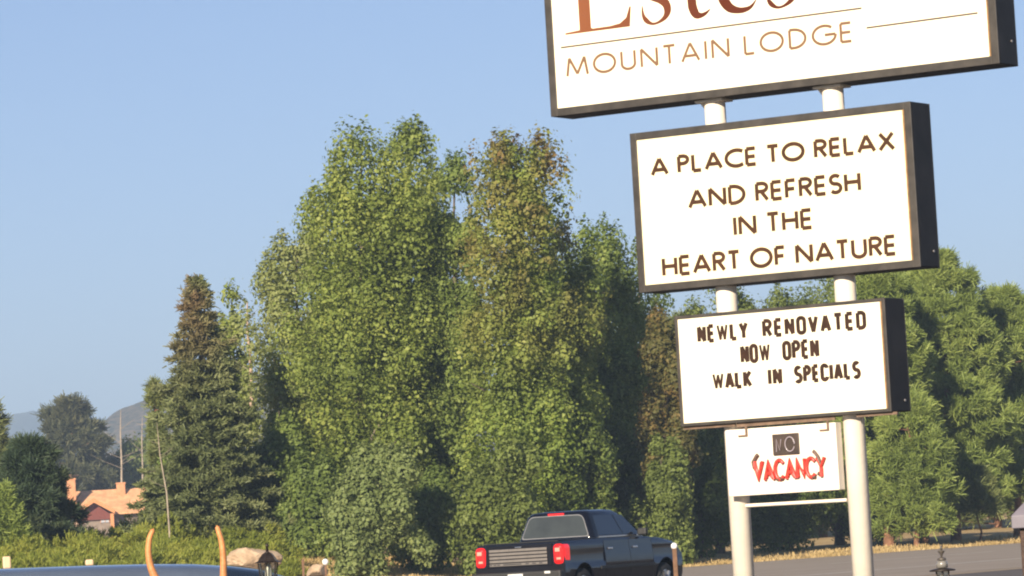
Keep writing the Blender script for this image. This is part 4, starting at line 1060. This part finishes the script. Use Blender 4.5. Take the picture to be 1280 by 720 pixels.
# ------------------------------------------------------------------ small things
M['iron'] = pmat('lantern_iron', (0.030, 0.022, 0.018), 0.45, metal=.4, var=.3, scale=20)
M['lantern_glass'] = pmat('lantern_glass', (0.45, 0.45, 0.38), 0.1, spec=.8, var=.15, scale=6)
M['dome_glass'] = pmat('dome_glass', (0.20, 0.19, 0.17), 0.25, spec=.8, var=.2, scale=12)
M['bulb'] = pmat('lamp_bulb', (.8, .78, .68), .3)
M['grey_iron'] = pmat('grey_lantern_iron', (0.11, 0.095, 0.08), 0.5, metal=.3, var=.3, scale=20)
M['wood_post'] = pmat('brown_post', (0.16, 0.085, 0.045), .8, var=.3, scale=9, bump=.3)
M['cream'] = pmat('cream_cap', (0.66, 0.48, 0.30), .5, var=.08)
M['white_disc'] = pmat('reflector_white', (.86, .85, .80), .25)
M['horn'] = pmat('orange_horn', (0.52, 0.22, 0.075), .5, var=.22, scale=10, bump=.15)
M['cap_grey'] = pmat('grey_cap', (0.165, 0.150, 0.175), .6, var=.08, scale=5)
M['dark_wood'] = pmat('dark_wood', (0.055, 0.030, 0.020), .7, var=.4, scale=8, bump=.4)

def glass_clear():
    mt = bpy.data.materials.new('clear_pane'); mt.use_nodes = True; t = mt.node_tree; t.nodes.clear()
    o = t.nodes.new('ShaderNodeOutputMaterial'); g = t.nodes.new('ShaderNodeBsdfGlossy'); g.inputs['Roughness'].default_value = .08
    tr = t.nodes.new('ShaderNodeBsdfTransparent'); tr.inputs[0].default_value = (.80, .82, .78, 1)
    mx = t.nodes.new('ShaderNodeMixShader'); mx.inputs[0].default_value = .18
    t.links.new(tr.outputs[0], mx.inputs[1]); t.links.new(g.outputs[0], mx.inputs[2]); t.links.new(mx.outputs[0], o.inputs[0]); return mt
M['pane'] = glass_clear()

def lantern(px, top_y, Y, k, label, metal, style):
    p = at(px, top_y, Y); g = -0.016
    root = empty('post_lantern', (p.x, Y, g), R_(20), label, 'lantern', 'post lanterns by the lot')
    T = p.z - g                                   # height of the finial tip
    k0 = k; z = lambda d: T - d * k0
    if style == 0:
        kv = k; k = .77
        b = MB(); b.lathe([(.012, z(.165)), (.012, z(.06)), (.016, z(.05)), (.010, z(0))], 10); b.lathe([(.030, z(.18)), (.016, z(.16)), (.012, z(.145))], 10)
        b.build('finial', M[metal], root)
        b = MB(); b.lathe([(.128 * k, z(.375)), (.150 * k, z(.375)), (.150 * k, z(.36)), (.115 * k, z(.335)), (.095 * k, z(.28)), (.06 * k, z(.20)), (.022 * k, z(.165))], 6, smooth=False); b.build('roof', M[metal], root)
        zg0, zg1, r0, r1 = z(.377) - .26, z(.377), .070 * k, .112 * k
    else:
        b = MB(); b.lathe([(.014, z(.06)), (.014, z(0))], 8); b.lathe([(.008, z(.15)), (.014, z(.12)), (.038, z(.075)), (.040, z(.07)), (.010, z(.062))], 12)
        b.lathe([(.030, z(.195)), (.050, z(.185)), (.042, z(.165)), (.010, z(.15))], 12); b.build('finial', M[metal], root)
        b = MB(); b.lathe([(.135, z(.335)), (.138, z(.318)), (.10, z(.305)), (.03, z(.29))], 24); b.build('brim', M['iron'], root)
        b = MB(); b.lathe([(.058, z(.289)), (.060, z(.24)), (.052, z(.205)), (.030, z(.196))], 16); b.build('dome', M['dome_glass'], root)
        zg0, zg1, r0, r1 = z(.70), z(.337), .055, .075
    b = MB(); n = 6
    for i in range(n):
        a = 2 * math.pi * i / n; c, s_ = math.cos(a), math.sin(a)
        b.tube([(r0 * c, r0 * s_, zg0), (r1 * c, r1 * s_, zg1)], .008 * k, 5)
    b.lathe([(r0 + .012, zg0 - .03), (r0 + .012, zg0)], 6, smooth=False)
    b.build('cage', M[metal], root)
    b = MB()
    for i in range(n):
        a0 = 2 * math.pi * i / n; a1 = 2 * math.pi * (i + 1) / n
        q0, q1 = r0 - .004, r1 - .004
        b.add([(q0 * math.cos(a0), q0 * math.sin(a0), zg0), (q0 * math.cos(a1), q0 * math.sin(a1), zg0), (q1 * math.cos(a1), q1 * math.sin(a1), zg1), (q1 * math.cos(a0), q1 * math.sin(a0), zg1)], [(0, 1, 2, 3)])
    b.build('glass', M['pane'], root)
    b = MB(); b.lathe([(.016, zg0), (.018, zg0 + .08), (.030, zg0 + .16), (.026, zg0 + .24), (.006, zg0 + .27)], 12); b.build('bulb', M['bulb'], root)
    b = MB(); b.lathe([(.09, 0), (.09, .05), (.04, .12), (.035, zg0 - .10), (.05, zg0 - .08), (.05, zg0 - .03)], 14); b.build('pole', M[metal], root)
lantern(333.5, 679.5, 35.5, .435, 'black lantern with pointed roof and glass panes in front of the boulder', 'iron', 0)
lantern(1176, 682, 44, .80, 'pale grey lantern with spiked finial and wide brim in front of the road', 'grey_iron', 1)

def curved_horn(pts, label, r0, r1):
    P = [at(x, y, 31.0) for x, y in pts]; base = P[0]
    root = empty('curved_horn', (base.x, base.y, -0.016), 0, label, 'horn ornament', 'pair of curved orange brown horns')
    b = MB(); L = [Vector((p.x - base.x, 0, p.z + .016)) for p in P]
    L = [Vector((L[0].x, 0, 0))] + L
    # smooth the path
    Q = []
    Q.append(L[0])
    for i in range(1, len(L) - 1):
        for t_ in np.linspace(0, 1, 6, endpoint=False):
            p0, p1, p2, p3 = L[max(i - 1, 1)], L[i], L[i + 1], L[min(i + 2, len(L) - 1)]
            Q.append(.5 * ((2 * p1) + (p2 - p0) * t_ + (2 * p0 - 5 * p1 + 4 * p2 - p3) * t_ ** 2 + (3 * p1 - p0 - 3 * p2 + p3) * t_ ** 3))
    Q.append(L[-1]); n = len(Q)
    rr_ = [r0 + (r1 - r0) * (i / (n - 1)) for i in range(n)]; rr_[-1] *= .55; Q.append(Q[-1] + (Q[-1] - Q[-2]).normalized() * r1 * .5); rr_.append(r1 * .2)
    b.tube(Q, rr_, 14); b.build('horn', M['horn'], root)
curved_horn([(198, 728), (193, 720), (188, 707), (185.5, 690), (187, 673), (191.5, 662)], 'left curved horn of the orange pair before the car, its tip bending right', .033, .0175)
curved_horn([(279, 728), (279.3, 720), (279.2, 697), (277, 677), (274, 667), (271.3, 658)], 'right curved horn of the orange pair before the car, its tip bending left', .030, .0175)

def cap_post(px, y0, y1, wpx, Y, label):
    p = at(px, y0, Y); S = F / Y; w_ = wpx / S / 2; z0 = p.z - (y1 - y0) / S
    gz = max(-0.016, ground_z(p.x, Y))
    root = empty('cream_topped_post', (p.x, Y, gz), R_(12), label, 'post', 'cream topped posts behind the car')
    b = MB(); b.box(-w_, w_, -w_, w_, -.2, z0 - gz); b.build('post', M['wood_post'], root, .01)
    b = MB(); b.box(-w_ - .01, w_ + .01, -w_ - .01, w_ + .01, z0 - gz + .001, p.z - gz); b.build('cap', M['cream'], root, .02)
cap_post(8, 695.5, 711, 8, 58, 'taller cream topped post at the far left edge behind the car')
cap_post(111.5, 699.5, 707, 8, 58, 'short cream topped post left of the curved horns behind the car')

def marker(px, ytop, Y, r_px, shaft_px, label, head=True):
    p = at(px, ytop, Y); S = F / Y; gz = ground_z(p.x, Y); r = r_px / S; T = p.z - gz
    root = empty('marker_post', (p.x, Y, gz), 0, label, 'marker post')
    b = MB(); ws = shaft_px / S / 2; b.box(-ws, ws, -ws, ws, -.3, T - r * (1.6 if head else 0)); b.build('post', M['wood_post'], root, ws * .2)
    if head:
        b = MB(); b.lathe([(r * .3, T - 2 * r), (r * .85, T - 1.6 * r), (r, T - r), (r * .85, T - .4 * r), (r * .3, T)], 16); b.build('reflector', M['white_disc'], root)
marker(842.5, 678.5, 74, 4.2, 5.5, 'brown post with round white top in front of the truck hood')
marker(406.5, 698.5, 139, 4.0, 2.5, 'small white round reflector on a thin stake in dry grass')
marker(378.5, 699, 139, 0, 3.0, 'thin bare brown stake in the grass right of the lantern', False)

def cap_pillar():
    p = at(1269, 660, 36); S = F / 36
    w_ = .36; gz = -0.016
    root = empty('capped_post', (p.x + w_ / 2, 36 + .2, gz), R_(-8), 'dark wooden post with a sloped grey cap cut off by the right edge', 'post')
    T = at(1264, 661, 36).z - gz
    b = MB(); b.box(-w_ / 2 + .065, w_ / 2 - .065, -w_ / 2 + .065, w_ / 2 - .065, 0, T - .001); b.build('post', M['dark_wood'], root, .01)
    b = MB()
    h0, h1 = .11, .235
    secs = [[(-w_ / 2, -w_ / 2, T), (w_ / 2, -w_ / 2, T), (w_ / 2, w_ / 2, T), (-w_ / 2, w_ / 2, T)],
            [(-w_ / 2, -w_ / 2, T + h0), (w_ / 2, -w_ / 2, T + h0), (w_ / 2, w_ / 2, T + h0), (-w_ / 2, w_ / 2, T + h0)],
            [(-.05, -.05, T + h1), (.05, -.05, T + h1), (.05, .05, T + h1), (-.05, .05, T + h1)]]
    b.loft(secs, False); b.build('cap', M['cap_grey'], root, .008)
cap_pillar()

# ------------------------------------------------------------------ haze
mt = bpy.data.materials.new('haze_air'); mt.use_nodes = True; t = mt.node_tree; t.nodes.clear()
ho = t.nodes.new('ShaderNodeOutputMaterial'); pv = t.nodes.new('ShaderNodeVolumePrincipled')
pv.inputs['Color'].default_value = (.55, .74, 1.0, 1); pv.inputs['Density'].default_value = 0.00032; pv.inputs['Anisotropy'].default_value = 0.0
t.links.new(pv.outputs[0], ho.inputs['Volume'])
hb = MB(); hb.box(-9500, 9500, -3200, 9400, -8, 260)
tag(hb.build('haze', mt), 'thin blue haze in the air before the hills', 'haze', kind='stuff')
